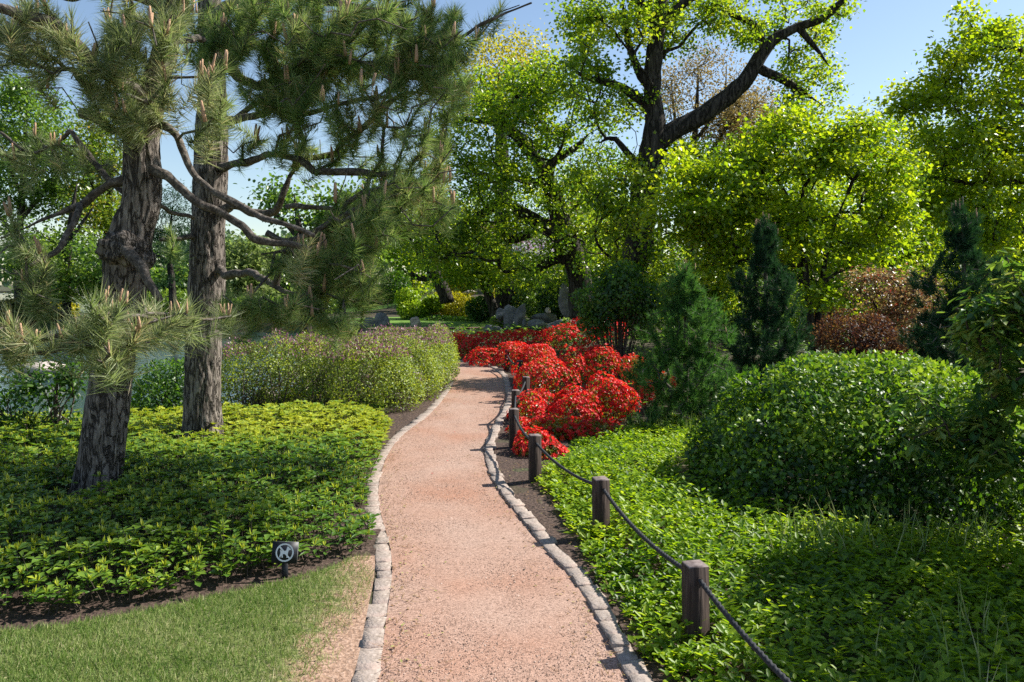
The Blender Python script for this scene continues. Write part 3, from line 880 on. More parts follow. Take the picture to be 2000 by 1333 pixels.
def lump(c, r, seed=0, amp=.2, freq=2., nu=22, nv=14, rot=None):
    u = np.linspace(0, 2 * math.pi, nu, endpoint=False); v = np.linspace(0, math.pi, nv)
    d = np.stack([np.sin(v)[:, None] * np.cos(u)[None], np.sin(v)[:, None] * np.sin(u)[None], np.repeat(np.cos(v)[:, None], nu, 1)], -1).reshape(-1, 3)
    s = 1 + amp * (fbm(d * freq + seed * 3.1, seed) - .5) * 2
    V = d * s[:, None] * np.array(r)
    if rot is not None: V = V @ rot.T
    i, j = np.meshgrid(np.arange(nv - 1), np.arange(nu), indexing='ij')
    f = np.stack([i * nu + j, (i + 1) * nu + j, (i + 1) * nu + (j + 1) % nu, i * nu + (j + 1) % nu], -1).reshape(-1, 4)
    return V + np.array(c), f

def tufts(T, D, n, length, lens, width, tint=(.35, .2), droop=.18, tshift=None):
    m = len(T)
    ci = np.repeat(np.arange(m), n)
    k = len(ci)
    u = rng.uniform(0, 1, k) ** .8
    d = D[ci]
    ref = rdir(k)
    rad = norm(ref - d * np.sum(ref * d, 1, keepdims=True))
    al = np.radians(22 + 58 * u + rng.normal(size=k) * 9)
    ax = d * np.cos(al)[:, None] + rad * np.sin(al)[:, None] + np.array([0, 0, -1]) * (droop * (.3 + u))[:, None]
    pos = T[ci] - d * (u * lens[ci])[:, None]
    L = rng.uniform(length * .65, length * 1.1, k)
    tn = np.clip(tint[0] + rng.normal(size=k) * tint[1] + (tshift[ci] if tshift is not None else 0), 0, 1)
    return leaves(pos, ax, rdir(k), L, width * rng.uniform(.7, 1.3, k), tn, 'needle')

CANDLE = []
for kk in range(4):
    pts = [(0, 0, 0), (rng.normal() * .02, rng.normal() * .02, .35), (rng.normal() * .05, rng.normal() * .05, 1.)]
    V, f, _, _ = tube(pts, [.075, .085, .05], 6, .34, .25, seed=kk)
    CANDLE.append(make_mesh("candle", V, f, M_candle, smooth=True))

def add_candles(R, T, count, size, mx=3, tilt=.12):
    idx = rng.permutation(len(T))[:count]
    left = 300
    for i in idx:
        for _ in range(int(rng.integers(1, mx + 1))):
            if left <= 0: return
            left -= 1
            o = link("candle", CANDLE[int(rng.integers(4))], R.o, tuple(T[i] - R.base + rng.normal(size=3) * np.array([.016, .016, .008])))
            s = rng.uniform(size[0], size[1])
            o.scale = (s * rng.uniform(.9, 1.3),) * 2 + (s,)
            o.rotation_euler = (rng.normal() * tilt, rng.normal() * tilt, rng.uniform(0, 6))

def big_pine(label, Y, trunk, limbs, blobs, mat, n_needle=120, length=.125, width=.0042, tint=(.38, .2), trunk_sides=92, trunk_step=.024, candles=90, csize=(.07, .14), r0=.0045, k=.35, sag=.04, thin=1., bare=.22):
    nodes, par, limb, rad, lines = build_skeleton(trunk, limbs, Y, .22)
    T = blob_targets([(*b[:6], max(2, int(b[6] * thin))) for b in blobs])
    N, par, limb, tips, n0 = grow(nodes, par, limb, T, k=k, sag=sag, wob=.14)
    Bt = blob_targets([(b[0], b[1] + 10, b[2] * 1.1, b[3] * 1.1, b[4], b[5] * 1.3, max(2, int(b[6] * bare))) for b in blobs])
    N, par, limb, bt, _ = grow(N, par, limb, Bt, k=.2, sag=.06, wob=.22)
    r = pipe_radii(par, n0, np.concatenate([tips, bt]), r0, 2.6)
    base = lines[0][0][0].copy()
    R = Root("pine_tree", label, "pine tree", base)
    holders = {}
    for li, (pts, rr) in enumerate(lines):
        if li == 0:
            V, f, _, _ = tube(pts, rr, trunk_sides, trunk_step, 0, bark_disp(1., .02, 5), cap=True)
            holders[0] = R.part("trunk", V, f, M_bark, smooth=True)
        else:
            V, f, _, _ = tube(pts, rr * .9, 14, .03, .3, bark_disp(1.6, .006, li) if rr[0] > .02 else None, seed=li, wob=2.4)
            holders[li] = R.part("branch", V, f, M_limb, smooth=True)
    # twigs and needles, branch by branch
    D = N[tips] - N[par[tips]]
    D = norm(norm(D) * .75 + np.array([0, 0, .55]) + rng.normal(size=D.shape) * .22)
    for li in range(len(lines)):
        sel = limb == li
        e = twig_edges(N, par, r, n0, rad, sel)
        if e is None: continue
        R.part("twig", e[0], e[1], M_limb, kind='stuff', parent=holders[li])
        ts = sel[tips]
        if not ts.any(): continue
        lens = rng.uniform(.12, .36, ts.sum())
        V, f, tn = tufts(T[ts], D[ts], n_needle, length, lens, width, tint, tshift=rng.normal(size=ts.sum()) * .12)
        R.part("needles", V, f, mat, tint=tn, parent=holders[li])
    add_candles(R, T, candles, csize)
    return R

YP1, YP2 = float(G(188, 975)[1]), float(G(397, 875)[1])
p1 = big_pine("gnarled pine nearest the path sign, its leaning trunk bulging at a knotted burl", YP1,
    [(182, 1010, 140), (188, 972, 106), (197, 905, 84), (210, 800, 78), (223, 700, 72), (240, 590, 76), (246, 540, 80), (250, 490, 82), (262, 440, 74), (274, 410, 70), (279, 350, 69), (277, 290, 62), (279, 245, 60), (300, 180, 52), (320, 110, 44), (332, 30, 38), (340, -70, 32), (350, -200, 24)],
    [[(262, 344, 20), (240, 352, 20), (215, 362, 18), (181, 383, 17), (157, 400, 15), (100, 424, 9, 5.9), (50, 446, 6, 5.8), (0, 465, 5, 5.7)],
     [(157, 400, 15), (150, 420, 15, 5.9), (130, 458, 15, 5.8), (106, 490, 14, 5.7), (60, 520, 9, 5.6)],
     [(300, 332, 24, 5.95), (318, 344, 20, 5.9), (345, 368, 18, 5.85), (376, 392, 19, 5.8), (400, 406, 18, 5.8), (430, 416, 15, 5.8), (465, 437, 16, 5.8), (505, 470, 17, 5.8), (560, 477, 12, 5.8), (610, 486, 9, 5.8)],
     [(296, 232, 22, 6.0), (322, 246, 16, 5.9), (337, 262, 14, 5.85), (361, 305, 14, 5.8), (388, 347, 14, 5.75), (415, 371, 13, 5.7), (460, 398, 14, 5.7), (501, 420, 14, 5.65), (560, 440, 12, 5.6), (613, 461, 10, 5.6)],
     [(290, 215, 24, 6), (250, 170, 26, 5.8), (195, 130, 26, 5.6), (150, 92, 28, 5.5), (105, 58, 28, 5.4), (53, 36, 24, 5.3), (0, 18, 20, 5.2), (-80, 5, 14, 5.1)],
     [(282, 250, 20, 6.1), (232, 232, 18, 6.0), (213, 212, 17, 6.0), (190, 184, 16, 6.0), (156, 152, 16, 6), (140, 134, 12, 6), (98, 134, 10, 6), (42, 122, 8, 6), (-20, 98, 6, 6)],
     [(255, 388, 11, 6.2), (242, 378, 11, 6.25), (182, 319, 11, 6.3), (140, 260, 10, 6.4), (128, 266, 8, 6.4), (63, 298, 7, 6.4), (0, 259, 5, 6.4)],
     [(262, 247, 18, 6), (228, 255, 16, 6), (195, 236, 22, 5.95), (172, 226, 26, 5.9), (156, 222, 22, 5.9)],
     [(318, 90, 14), (355, 76, 13, 6.4), (400, 78, 13, 7)],
     [(246, 488, 30, 5.85), (262, 500, 24, 5.75), (282, 522, 20, 5.7), (297, 552, 17, 5.68), (307, 574, 15, 5.66), (315, 588, 11, 5.66)],
     [(310, 400, 10, 6.2), (340, 416, 10, 6.6), (376, 424, 10, 7)],
     [(330, 20, 22), (240, -10, 20, 5.8), (140, 0, 14, 5.5), (60, -20, 9, 5.3)]],
    [(275, 100, 85, 105, 5.8, .5, 62), (210, 150, 60, 60, 5.7, .4, 16), (110, 50, 130, 50, 5.5, .4, 34), (25, 70, 50, 50, 5.4, .3, 12), (422, 195, 58, 66, 5.6, .3, 18), (240, 215, 60, 35, 5.7, .2, 8),
     (62, 520, 36, 30, 5.6, .15, 6), (20, 480, 30, 60, 5.6, .3, 6), (75, 575, 22, 18, 5.55, .1, 3), (100, 150, 60, 30, 5.9, .2, 4), (130, 285, 40, 40, 6.4, .2, 7), (50, 290, 50, 30, 6.4, .2, 6), (215, 330, 25, 40, 6.5, .2, 4),
     (290, -120, 170, 90, 6, .8, 26), (590, 478, 30, 20, 5.8, .2, 4), (330, 30, 50, 40, 5.9, .4, 10)],
    M_needle, n_needle=190, length=.15, width=.0056, tint=(.45, .24), candles=55, thin=.68)
# burl and old cut end on the leaning trunk
V, f = lump(P(238, 486, YP1 - .12), (.17, .12, .13), 4, .35, 2.6, 40, 26)
p1.part("burl", V, f, M_bark, smooth=True)
V, f = lump(P(285, 505, YP1 - .06), (.07, .06, .08), 9, .3, 3., 26, 16)
p1.part("burl", V, f, M_bark, smooth=True)

p2 = big_pine("straight dark pine standing behind the leaning one, with long boughs reaching over the path", YP2,
    [(396, 905, 112), (397, 880, 88), (396, 800, 70), (396, 740, 66), (398, 650, 66), (404, 570, 68), (406, 470, 63), (410, 380, 62), (412, 340, 62), (414, 270, 60), (414, 200, 52), (412, 120, 46), (410, 40, 42), (408, -60, 36), (405, -200, 26)],
    [[(430, 328, 18, 7.9), (460, 322, 16, 7.7), (500, 312, 15, 7.5), (545, 304, 15, 7.3), (590, 316, 15, 7.1), (620, 334, 15, 7), (666, 338, 14, 6.9), (715, 337, 12, 6.9), (756, 338, 9, 6.9), (800, 332, 6, 6.9)],
     [(425, 527, 20, 7.9), (452, 530, 18, 7.7), (490, 536, 16, 7.4), (515, 548, 15, 7.2), (545, 566, 11, 7), (575, 574, 9, 6.9), (620, 590, 6, 6.7)],
     [(390, 466, 14, 7.9), (370, 464, 12, 7.8), (345, 468, 10, 7.7), (312, 470, 8, 7.6)],
     [(415, 120, 26, 7.9), (440, 130, 22, 7.7), (470, 148, 20, 7.5), (501, 165, 19, 7.4), (540, 166, 16, 7.3), (590, 150, 14, 7.2), (650, 120, 12, 7.1), (720, 125, 11, 7), (810, 96, 10, 7), (863, 84, 9, 6.9), (905, 70, 8, 6.9), (961, 38, 6, 6.9), (1038, 7, 4, 6.9)],
     [(520, 455, 12, 6.6), (560, 470, 11, 6.6), (610, 452, 12, 6.6), (660, 428, 11, 6.6), (726, 396, 9, 6.6), (780, 380, 6, 6.6)],
     [(560, 404, 10, 7.4), (600, 406, 10, 7.2), (650, 408, 8, 7.1), (710, 414, 6, 7), (760, 420, 5, 7)],
     [(412, 30, 26), (470, 10, 22, 7.7), (560, -10, 18, 7.4), (680, 10, 14, 7.2), (780, 30, 9, 7)],
     [(412, 230, 18), (470, 236, 16, 7.6), (540, 216, 14, 7.4), (600, 222, 12, 7.3), (680, 200, 9, 7.2), (760, 190, 7, 7.1)],
     [(430, 410, 20, 7.9), (470, 408, 18, 7.8), (530, 412, 16, 7.7), (548, 388, 14, 7.6), (566, 350, 10, 7.6), (576, 330, 8, 7.6)]],
    [(560, 50, 130, 75, 7.4, .9, 150), (730, 60, 150, 80, 7.2, .9, 165), (690, 165, 190, 60, 7.1, .8, 125), (860, 70, 75, 75, 6.9, .6, 50), (545, 170, 90, 45, 7.4, .7, 44), (860, 165, 65, 60, 6.9, .6, 40),
     (660, 275, 120, 45, 7.2, .7, 42), (810, 300, 80, 60, 6.9, .6, 40), (760, 400, 110, 45, 6.8, .7, 42), (840, 385, 55, 50, 6.8, .5, 24), (700, 460, 90, 50, 6.6, .6, 46), (560, 505, 60, 36, 6.6, .4, 16), (650, 540, 95, 50, 6.4, .5, 44),
     (530, 605, 95, 26, 6.0, .4, 26), (640, 610, 55, 28, 6.0, .4, 15), (440, 600, 40, 25, 5.9, .3, 8), (720, 560, 40, 50, 6.4, .4, 14), (390, 60, 50, 80, 7.3, .5, 26), (1000, 15, 40, 16, 6.9, .2, 4), (470, 90, 60, 60, 7.3, .6, 22), (640, -110, 260, 70, 7.3, .9, 34), (490, 275, 50, 20, 7.5, .3, 5), (330, 470, 25, 25, 7.6, .2, 4)],
    M_needle_green, n_needle=190, length=.15, width=.0056, tint=(.42, .25), thin=.62, candles=110, csize=(.08, .16))

p3 = big_pine("low pine bough with long pale needles reaching in from the left edge before both trunks", 4.5,
    [(-260, 1110, 120), (-250, 900, 105), (-240, 600, 95), (-235, 300, 80), (-240, 0, 60), (-245, -250, 40)],
    [[(-235, 700, 40), (-150, 706, 30, 4.4), (-60, 694, 20, 4.3), (0, 690, 15, 4.2), (60, 692, 12, 4.2), (110, 684, 11, 4.2), (150, 664, 10, 4.2), (190, 648, 10, 4.2), (205, 628, 9, 4.2)],
     [(150, 664, 9, 4.2), (200, 680, 8, 4.25), (250, 676, 7, 4.3), (292, 668, 5, 4.3)],
     [(200, 640, 9, 4.2), (250, 618, 8, 4.35), (290, 622, 8, 4.5), (320, 632, 8, 4.55), (360, 640, 7, 4.5), (376, 628, 6, 4.5)]],
    [(205, 595, 34, 26, 4.2, .2, 7), (185, 625, 40, 24, 4.2, .2, 4), (40, 668, 34, 16, 4.2, .2, 6), (130, 652, 26, 14, 4.25, .15, 4), (378, 612, 30, 18, 4.5, .15, 7), (300, 606, 50, 14, 4.6, .2, 5), (440, 610, 30, 16, 4.9, .2, 4), (200, 690, 26, 30, 4.15, .15, 6), (255, 640, 30, 20, 4.3, .15, 4),
     (-330, 100, 200, 260, 4.6, .9, 60), (-100, 300, 60, 160, 4.9, .4, 10), (8, 640, 20, 20, 4.2, .2, 3)],
    M_needle, n_needle=100, length=.155, width=.0054, tint=(.46, .22), candles=60, csize=(.05, .085), trunk_sides=40, trunk_step=.08)

# ------------------------------------------------------------------ young pines on the right
def young_pine(label, cx, base_py, top_py, Y, wpx, n, mat, lean=0., group="young pines in the right bed", needle=.085, width=.0056, nn=118, tint=(.4, .2), candle=True, extra=None):
    b = P(cx, base_py, Y); b[2] = 0
    top = P(cx + lean, top_py, Y)
    H = top[2]
    R = Root("young_pine", label, "young pine", b, group)
    tp = np.array([b, b + (top - b) * .5 + np.array([.03, 0, 0]), top])
    V, f, _, _ = tube(tp, [.045, .03, .008], 8, .12, .15)
    R.part("trunk", V, f, M_limb, smooth=True)
    nodes = list(catmull(tp, int(H / .12) + 3)); par = [-1] + list(range(len(nodes) - 1))
    n = int(n * 1.3)
    t = 1 - .97 * rng.uniform(0, 1, n) ** .66
    Rm = wpx * Y / F / 2
    env = np.minimum(1.0, (1 - t) * 1.75 + .06) * (.72 + .28 * np.sin(t * 22))
    az = rng.uniform(0, 2 * math.pi, n)
    rr = Rm * env * np.sqrt(rng.uniform(.12, 1, n)) * (1 + .18 * np.sin(az * 3 + t * 9))
    c = b + (top - b) * t[:, None]
    T = np.stack([c[:, 0] + rr * np.cos(az), c[:, 1] + rr * np.sin(az), b[2] + t * (H - b[2]) + rr * .22 * (t - .2)], 1)
    T[:, 2] = np.maximum(T[:, 2], .1)
    if extra is not None: T = np.concatenate([T, blob_targets(extra)])
    N, pr, lb, tips, n0 = grow(nodes, par, [0] * len(nodes), T, k=.2, sag=.05)
    r = pipe_radii(pr, n0, tips, .0035)
    e = twig_edges(N, pr, r, n0, None)
    R.part("twig", e[0], e[1], M_limb, kind='stuff')
    D = N[tips] - N[pr[tips]]
    D = norm(norm(D) * .6 + np.array([0, 0, .75]) + rng.normal(size=D.shape) * .15)
    V, f, tn = tufts(T, D, nn, needle, rng.uniform(.08, .2, len(T)), width, tint, .05)
    R.part("needles", V, f, mat, tint=tn)
    if candle:
        up = np.argsort(-T[:, 2])[:40]
        add_candles(R, np.concatenate([T[up[:12]], T[rng.permutation(len(T))[:25]]]), 30, (.04, .09), 1)
    return R
young_pine("light green young pine beside the red azaleas, shortest of the young pines", 1335, 845, 515, 8.9, 245, 400, M_needle_young, tint=(.42, .22), extra=[(1330, 560, 50, 50, 8.9, .2, 30), (1385, 640, 50, 60, 8.8, .3, 30)])
young_pine("dark bushy young pine between the light green pine and the two-stemmed maple", 1492, 780, 420, 10.8, 205, 470, M_needle_dark, needle=.09, extra=[(1540, 600, 40, 80, 10.7, .3, 30), (1450, 620, 40, 110, 10.7, .3, 30)])
young_pine("tall dark young pine behind the round clipped bush at the right edge", 1880, 760, 385, 9.6, 270, 520, M_needle_dark, needle=.1, extra=[(1950, 560, 60, 60, 9.4, .3, 30), (1830, 620, 50, 90, 9.5, .3, 30), (1960, 760, 60, 40, 8.6, .3, 22)])

# ------------------------------------------------------------------ broadleaf trees
tree("maple_tree", "leaning dark maple with spreading crooked limbs left of the big limb tree", "maple tree", 23,
     [(1137, 625, 56), (1133, 570, 48), (1128, 530, 46), (1115, 490, 44), (1100, 450, 42), (1086, 400, 36), (1068, 350, 30), (1045, 310, 25), (1008, 264, 22), (985, 235, 17), (965, 190, 10)],
     [[(1108, 475, 34), (1080, 452, 32), (1050, 436, 28), (1015, 412, 24), (975, 402, 20), (930, 425, 16), (880, 452, 12), (840, 470, 6)],
      [(1122, 508, 22), (1090, 506, 18), (1062, 518, 20), (1043, 536, 20)],
      [(1050, 452, 15), (1020, 462, 17), (993, 468, 17), (980, 445, 13), (970, 428, 9)],
      [(1060, 335, 20), (1090, 310, 16), (1125, 288, 12), (1150, 262, 7)],
      [(1020, 275, 16), (960, 240, 13), (915, 235, 9), (870, 225, 6)],
      [(985, 235, 13), (1010, 190, 11), (1060, 150, 8), (1090, 110, 5)],
      [(1075, 365, 16), (1020, 350, 12), (960, 345, 9), (900, 320, 6)]],
     [(960, 270, 120, 90, 22.5, 2.5, 90), (870, 340, 70, 110, 22, 2, 50), (1085, 240, 90, 80, 23, 2.5, 56), (1075, 150, 80, 55, 23, 2, 40), (970, 180, 100, 55, 23, 2, 44), (920, 430, 110, 60, 22, 2, 46), (1150, 400, 80, 70, 22, 2, 28), (1020, 350, 120, 60, 22.5, 2, 46), (1000, 480, 130, 50, 22, 1.5, 34), (1180, 300, 60, 60, 23, 1.5, 16), (850, 480, 60, 40, 22, 1.5, 14), (1180, 500, 50, 30, 21, 1, 10)],
     M_maple, per=66, size=(.075, .115), spread=.36, r0=.011, tint=(.42, .25), wid=.85)
tree("shade_tree", "huge tree whose thick dark limb sweeps up to the right across the sky", "shade tree", 20,
     [(1232, 640, 72), (1236, 560, 62), (1246, 480, 58), (1256, 410, 55), (1266, 340, 53), (1276, 285, 48), (1279, 230, 38), (1275, 180, 33), (1276, 120, 33), (1284, 60, 28), (1292, -20, 24), (1300, -120, 18)],
     [[(1280, 285, 40), (1300, 266, 38), (1335, 246, 35), (1385, 217, 34), (1430, 182, 33), (1465, 146, 30), (1488, 106, 26), (1510, 78, 21), (1560, 52, 16), (1605, 38, 15), (1645, 2, 11), (1690, -30, 7)],
      [(1478, 130, 18), (1500, 142, 17), (1530, 156, 17), (1562, 178, 13), (1597, 199, 5)],
      [(1276, 215, 20), (1250, 195, 18), (1215, 172, 16), (1180, 160, 14), (1140, 150, 9), (1100, 120, 5)],
      [(1490, 104, 14), (1487, 70, 14), (1470, 45, 12), (1440, 34, 10), (1405, 18, 7)],
      [(1274, 180, 18), (1250, 145, 16), (1230, 95, 13), (1222, 50, 10), (1215, 0, 8)],
      [(1284, 55, 20), (1320, 20, 17), (1370, -20, 13), (1420, -80, 8)],
      [(1268, 330, 16), (1235, 310, 13), (1200, 270, 10), (1170, 280, 7)],
      [(1284, 60, 18), (1235, -10, 14), (1180, -60, 10)],
      [(1556, 52, 14), (1590, 90, 9), (1620, 130, 5)]],
     [(1175, 85, 80, 70, 20, 2, 40), (1320, 40, 100, 60, 21.5, 2, 40), (1240, 30, 80, 60, 20, 2, 34), (1530, 40, 110, 60, 21.6, 1.4, 50), (1590, 140, 60, 55, 21.2, 1.2, 34), (1450, 30, 70, 50, 21.6, 1.4, 24), (1200, 210, 80, 40, 20, 2, 20), (1180, 330, 60, 60, 19.5, 1.5, 14), (1560, 225, 50, 24, 20, 1, 10),
      (1330, -110, 230, 80, 20, 3, 60), (1640, 10, 50, 30, 20, 1, 10), (1130, 150, 50, 40, 20, 1.5, 14), (1240, 440, 70, 50, 19, 1, 14), (1250, 530, 80, 40, 19, .8, 20), (1600, 200, 26, 20, 20, .4, 7), (1622, 128, 24, 20, 20, .4, 6), (1410, 22, 30, 16, 20, .4, 5), (1540, 165, 50, 22, 20.2, .4, 8), (1480, 60, 30, 26, 19.8, .4, 5), (1270, 380, 60, 50, 19, .8, 12), (1210, 420, 60, 60, 19, .8, 14), (1330, 330, 50, 60, 20.5, 1, 14), (1400, 300, 80, 30, 21, 1, 14), (1130, 30, 40, 50, 20, 1.5, 12)],
     M_maple, per=62, size=(.07, .11), spread=.33, r0=.01, tint=(.5, .24), sides=16, trunk_rough=.14, wid=.85)
tree("japanese_maple", "bright yellow green maple on two slim dark stems behind the young pines", "maple tree", 14.5,
     [(1592, 690, 15), (1580, 600, 13), (1572, 520, 12), (1562, 450, 10), (1535, 380, 8), (1500, 320, 5)],
     [[(1591, 668, 13), (1601, 600, 12), (1610, 520, 10), (1625, 450, 8), (1655, 380, 5)], [(1570, 480, 11), (1500, 440, 8), (1430, 410, 5)], [(1600, 560, 9), (1640, 530, 6), (1680, 520, 4)], [(1590, 600, 10), (1575, 560, 7), (1555, 540, 5)]],
     [(1420, 390, 100, 70, 14.3, 1.3, 62), (1560, 295, 110, 55, 14.5, 1.3, 60), (1660, 330, 80, 70, 14.5, 1.2, 54), (1500, 450, 150, 70, 14.5, 1.2, 74), (1630, 430, 100, 60, 14.3, 1.2, 60), (1640, 525, 70, 40, 13.8, .7, 30), (1345, 370, 50, 70, 14.4, 1, 30), (1560, 232, 55, 30, 14.5, .8, 20), (1645, 250, 60, 30, 14.5, .8, 20), (1335, 470, 50, 50, 14.4, .8, 24), (1720, 400, 50, 60, 14.5, .8, 24), (1590, 500, 60, 40, 14, .8, 16), (1440, 330, 60, 30, 14.5, 1, 18), (1640, 575, 60, 26, 13.6, .5, 16), (1300, 430, 30, 30, 14.3, .5, 8), (1745, 330, 30, 24, 14.5, .5, 8), (1610, 212, 16, 20, 14.5, .3, 4), (1500, 255, 40, 16, 14.5, .5, 8), (1690, 262, 30, 14, 14.5, .5, 6), (1400, 520, 60, 40, 14, .6, 14), (1755, 450, 30, 40, 14.5, .5, 8)],
     M_jmaple, per=66, size=(.06, .1), spread=.32, flat=.45, r0=.008, gap=.3, tint=(.5, .22), wid=.8)
tree("honey_locust", "tall tree with flat airy layers of yellow green leaves at the right edge", "tree", 18,
     [(2135, 690, 70), (2130, 560, 60), (2122, 400, 50), (2112, 250, 40), (2100, 100, 28), (2085, -60, 16)],
     [[(2120, 380, 22), (2060, 362, 16), (2000, 354, 12), (1920, 362, 9), (1850, 350, 7), (1790, 342, 4)], [(2112, 250, 20), (2050, 228, 14), (1980, 205, 10), (1900, 200, 8), (1830, 192, 5), (1760, 185, 3)], [(2104, 140, 16), (2040, 112, 12), (1980, 95, 9), (1920, 80, 6), (1885, 30, 3)], [(2125, 480, 18), (2040, 470, 12), (1960, 440, 9), (1880, 400, 6)], [(2040, 228, 9), (1960, 250, 8), (1880, 285, 6), (1810, 300, 4)]],
     [(1960, 95, 60, 50, 18, 1.5, 24), (1905, 190, 80, 26, 18, 1.5, 22), (1800, 188, 60, 13, 18, 1, 16), (1870, 112, 46, 14, 18, 1, 12), (1845, 150, 40, 10, 18, .8, 8), (1760, 215, 34, 9, 18, .6, 6), (1890, 262, 110, 20, 18, 1.5, 32), (1930, 320, 100, 36, 18, 1.5, 44), (1830, 300, 60, 28, 18, 1.2, 22), (1920, 400, 100, 40, 18, 1.5, 46), (1820, 380, 60, 40, 18, 1, 24), (1960, 470, 70, 50, 18, 1.2, 34), (1985, 170, 40, 40, 18, 1.2, 14), (1892, 45, 12, 30, 18, .5, 6), (1935, 60, 30, 14, 18, .6, 6), (2100, 200, 90, 200, 18, 1.5, 50), (1985, 250, 40, 50, 18, 1, 14)],
     M_jmaple, per=62, size=(.075, .125), spread=.38, flat=.55, tint=(.55, .22), wid=.75, gap=.08, r0=.008)
tree("budding_tree", "ochre budding tree with bare fine twigs behind the sweeping limb", "tree", 33,
     [(1352, 640, 30), (1350, 480, 24), (1352, 340, 16), (1360, 220, 9), (1365, 130, 3)],
     [[(1352, 360, 11), (1400, 280, 7), (1450, 200, 3)], [(1352, 330, 10), (1320, 240, 6), (1310, 150, 3)], [(1355, 280, 8), (1410, 200, 5), (1420, 120, 2)]],
     [(1370, 190, 90, 70, 33, 3, 90), (1450, 240, 80, 50, 33, 3, 60), (1340, 300, 70, 50, 33, 3, 40), (1480, 200, 50, 50, 33, 2, 26), (1400, 130, 50, 40, 33, 2, 20)],
     M_ochre, per=60, size=(.06, .12), spread=.6, flat=.8, r0=.012, tint=(.5, .25))
tree("yellow_tree", "pale yellow tree top showing above the leaning maple", "tree", 34,
     [(985, 640, 40), (982, 400, 32), (978, 250, 22), (975, 140, 10)], [],
     [(960, 130, 55, 55, 34, 2, 36), (1015, 105, 40, 40, 34, 2, 18), (930, 190, 50, 50, 34, 2, 22), (1000, 200, 60, 60, 34, 2, 24)],
     M_yellow, per=50, size=(.1, .16), spread=.8, tint=(.5, .25))
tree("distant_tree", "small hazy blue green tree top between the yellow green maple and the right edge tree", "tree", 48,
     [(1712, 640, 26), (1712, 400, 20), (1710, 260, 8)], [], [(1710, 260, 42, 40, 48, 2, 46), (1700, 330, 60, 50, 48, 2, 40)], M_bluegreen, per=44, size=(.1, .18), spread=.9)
tree("lakeside_tree", "fresh green tree with an upright trunk across the pond at the left edge", "tree", 36,
     [(36, 640, 18), (38, 480, 14), (44, 360, 11), (50, 250, 7), (54, 170, 4)], [[(40, 430, 9), (90, 370, 6), (120, 320, 4)], [(42, 380, 8), (15, 320, 5), (0, 270, 4)], [(38, 470, 9), (5, 430, 6), (-30, 390, 4)]],
     [(60, 230, 70, 70, 36, 2.5, 54), (30, 330, 70, 70, 36, 2.5, 50), (110, 330, 50, 70, 36, 2, 44), (60, 430, 90, 50, 36, 2.5, 54), (-40, 300, 60, 140, 36, 2.5, 40), (30, 180, 40, 36, 36, 1.5, 16)],
     M_fresh, per=62, size=(.12, .2), spread=.7, tint=(.5, .25))
tree("lakeside_tree", "tree with orange tinged leaves showing left of the leaning pine trunk", "tree", 38,
     [(205, 650, 16), (208, 480, 13), (216, 360, 9), (226, 270, 5)], [[(208, 430, 9), (180, 360, 6), (160, 310, 4)]],
     [(222, 280, 40, 50, 38, 2, 36), (215, 380, 40, 60, 38, 2, 36), (160, 270, 40, 50, 38, 2, 30), (165, 400, 40, 60, 38, 2, 32), (180, 470, 50, 40, 38, 2, 20)],
     M_orange, per=62, size=(.12, .2), spread=.75, tint=(.42, .25))
tree("lakeside_tree", "dark trunked green tree between the left edge tree and the orange tinged one", "tree", 34,
     [(128, 650, 18), (132, 520, 15), (138, 440, 12), (150, 360, 8)], [[(132, 500, 9), (100, 470, 6), (70, 450, 4)], [(135, 470, 8), (165, 430, 6), (185, 400, 4)]],
     [(130, 500, 80, 40, 34, 2, 50), (190, 540, 60, 40, 34, 2, 34), (70, 510, 60, 40, 34, 2, 34), (140, 560, 60, 24, 33.6, 1, 24), (220, 560, 40, 36, 34, 1, 16)],
     M_fresh, per=58, size=(.12, .2), spread=.6, tint=(.55, .25))
tree("island_pine", "small dark layered pine on the far bank between the two pine trunks", "pine tree", 34,
     [(338, 640, 16), (336, 560, 13), (330, 480, 9), (338, 400, 5)], [[(335, 520, 8), (310, 500, 5), (290, 505, 4)], [(334, 480, 7), (355, 460, 5), (375, 462, 3)]],
     [(320, 470, 50, 22, 34, 1, 24), (350, 430, 36, 20, 34, 1, 16), (330, 520, 50, 20, 34, 1, 22), (340, 385, 26, 26, 34, 1, 10), (300, 560, 40, 18, 34, 1, 12)],
     M_needle_dark, per=60, size=(.14, .24), spread=.55, flat=.35, wid=.14, tint=(.6, .25))
tree("lakeside_tree", "round leaved green tree seen through the pine limbs above the hedge", "tree", 27,
     [(596, 660, 26), (592, 540, 20), (584, 450, 14), (575, 380, 8)], [[(590, 500, 11), (640, 440, 8), (690, 410, 5)], [(588, 470, 10), (540, 420, 7), (515, 400, 4)]],
     [(560, 400, 50, 30, 27, 1.5, 26), (660, 430, 60, 40, 27, 1.5, 44), (600, 370, 70, 30, 27, 1.5, 22), (700, 480, 50, 50, 27, 1.5, 34), (720, 380, 60, 50, 27, 1.5, 30), (640, 520, 60, 30, 27, 1.5, 24)],
     M_fresh, per=46, size=(.1, .17), spread=.55, tint=(.45, .25), tmpl='oval', wid=.85)
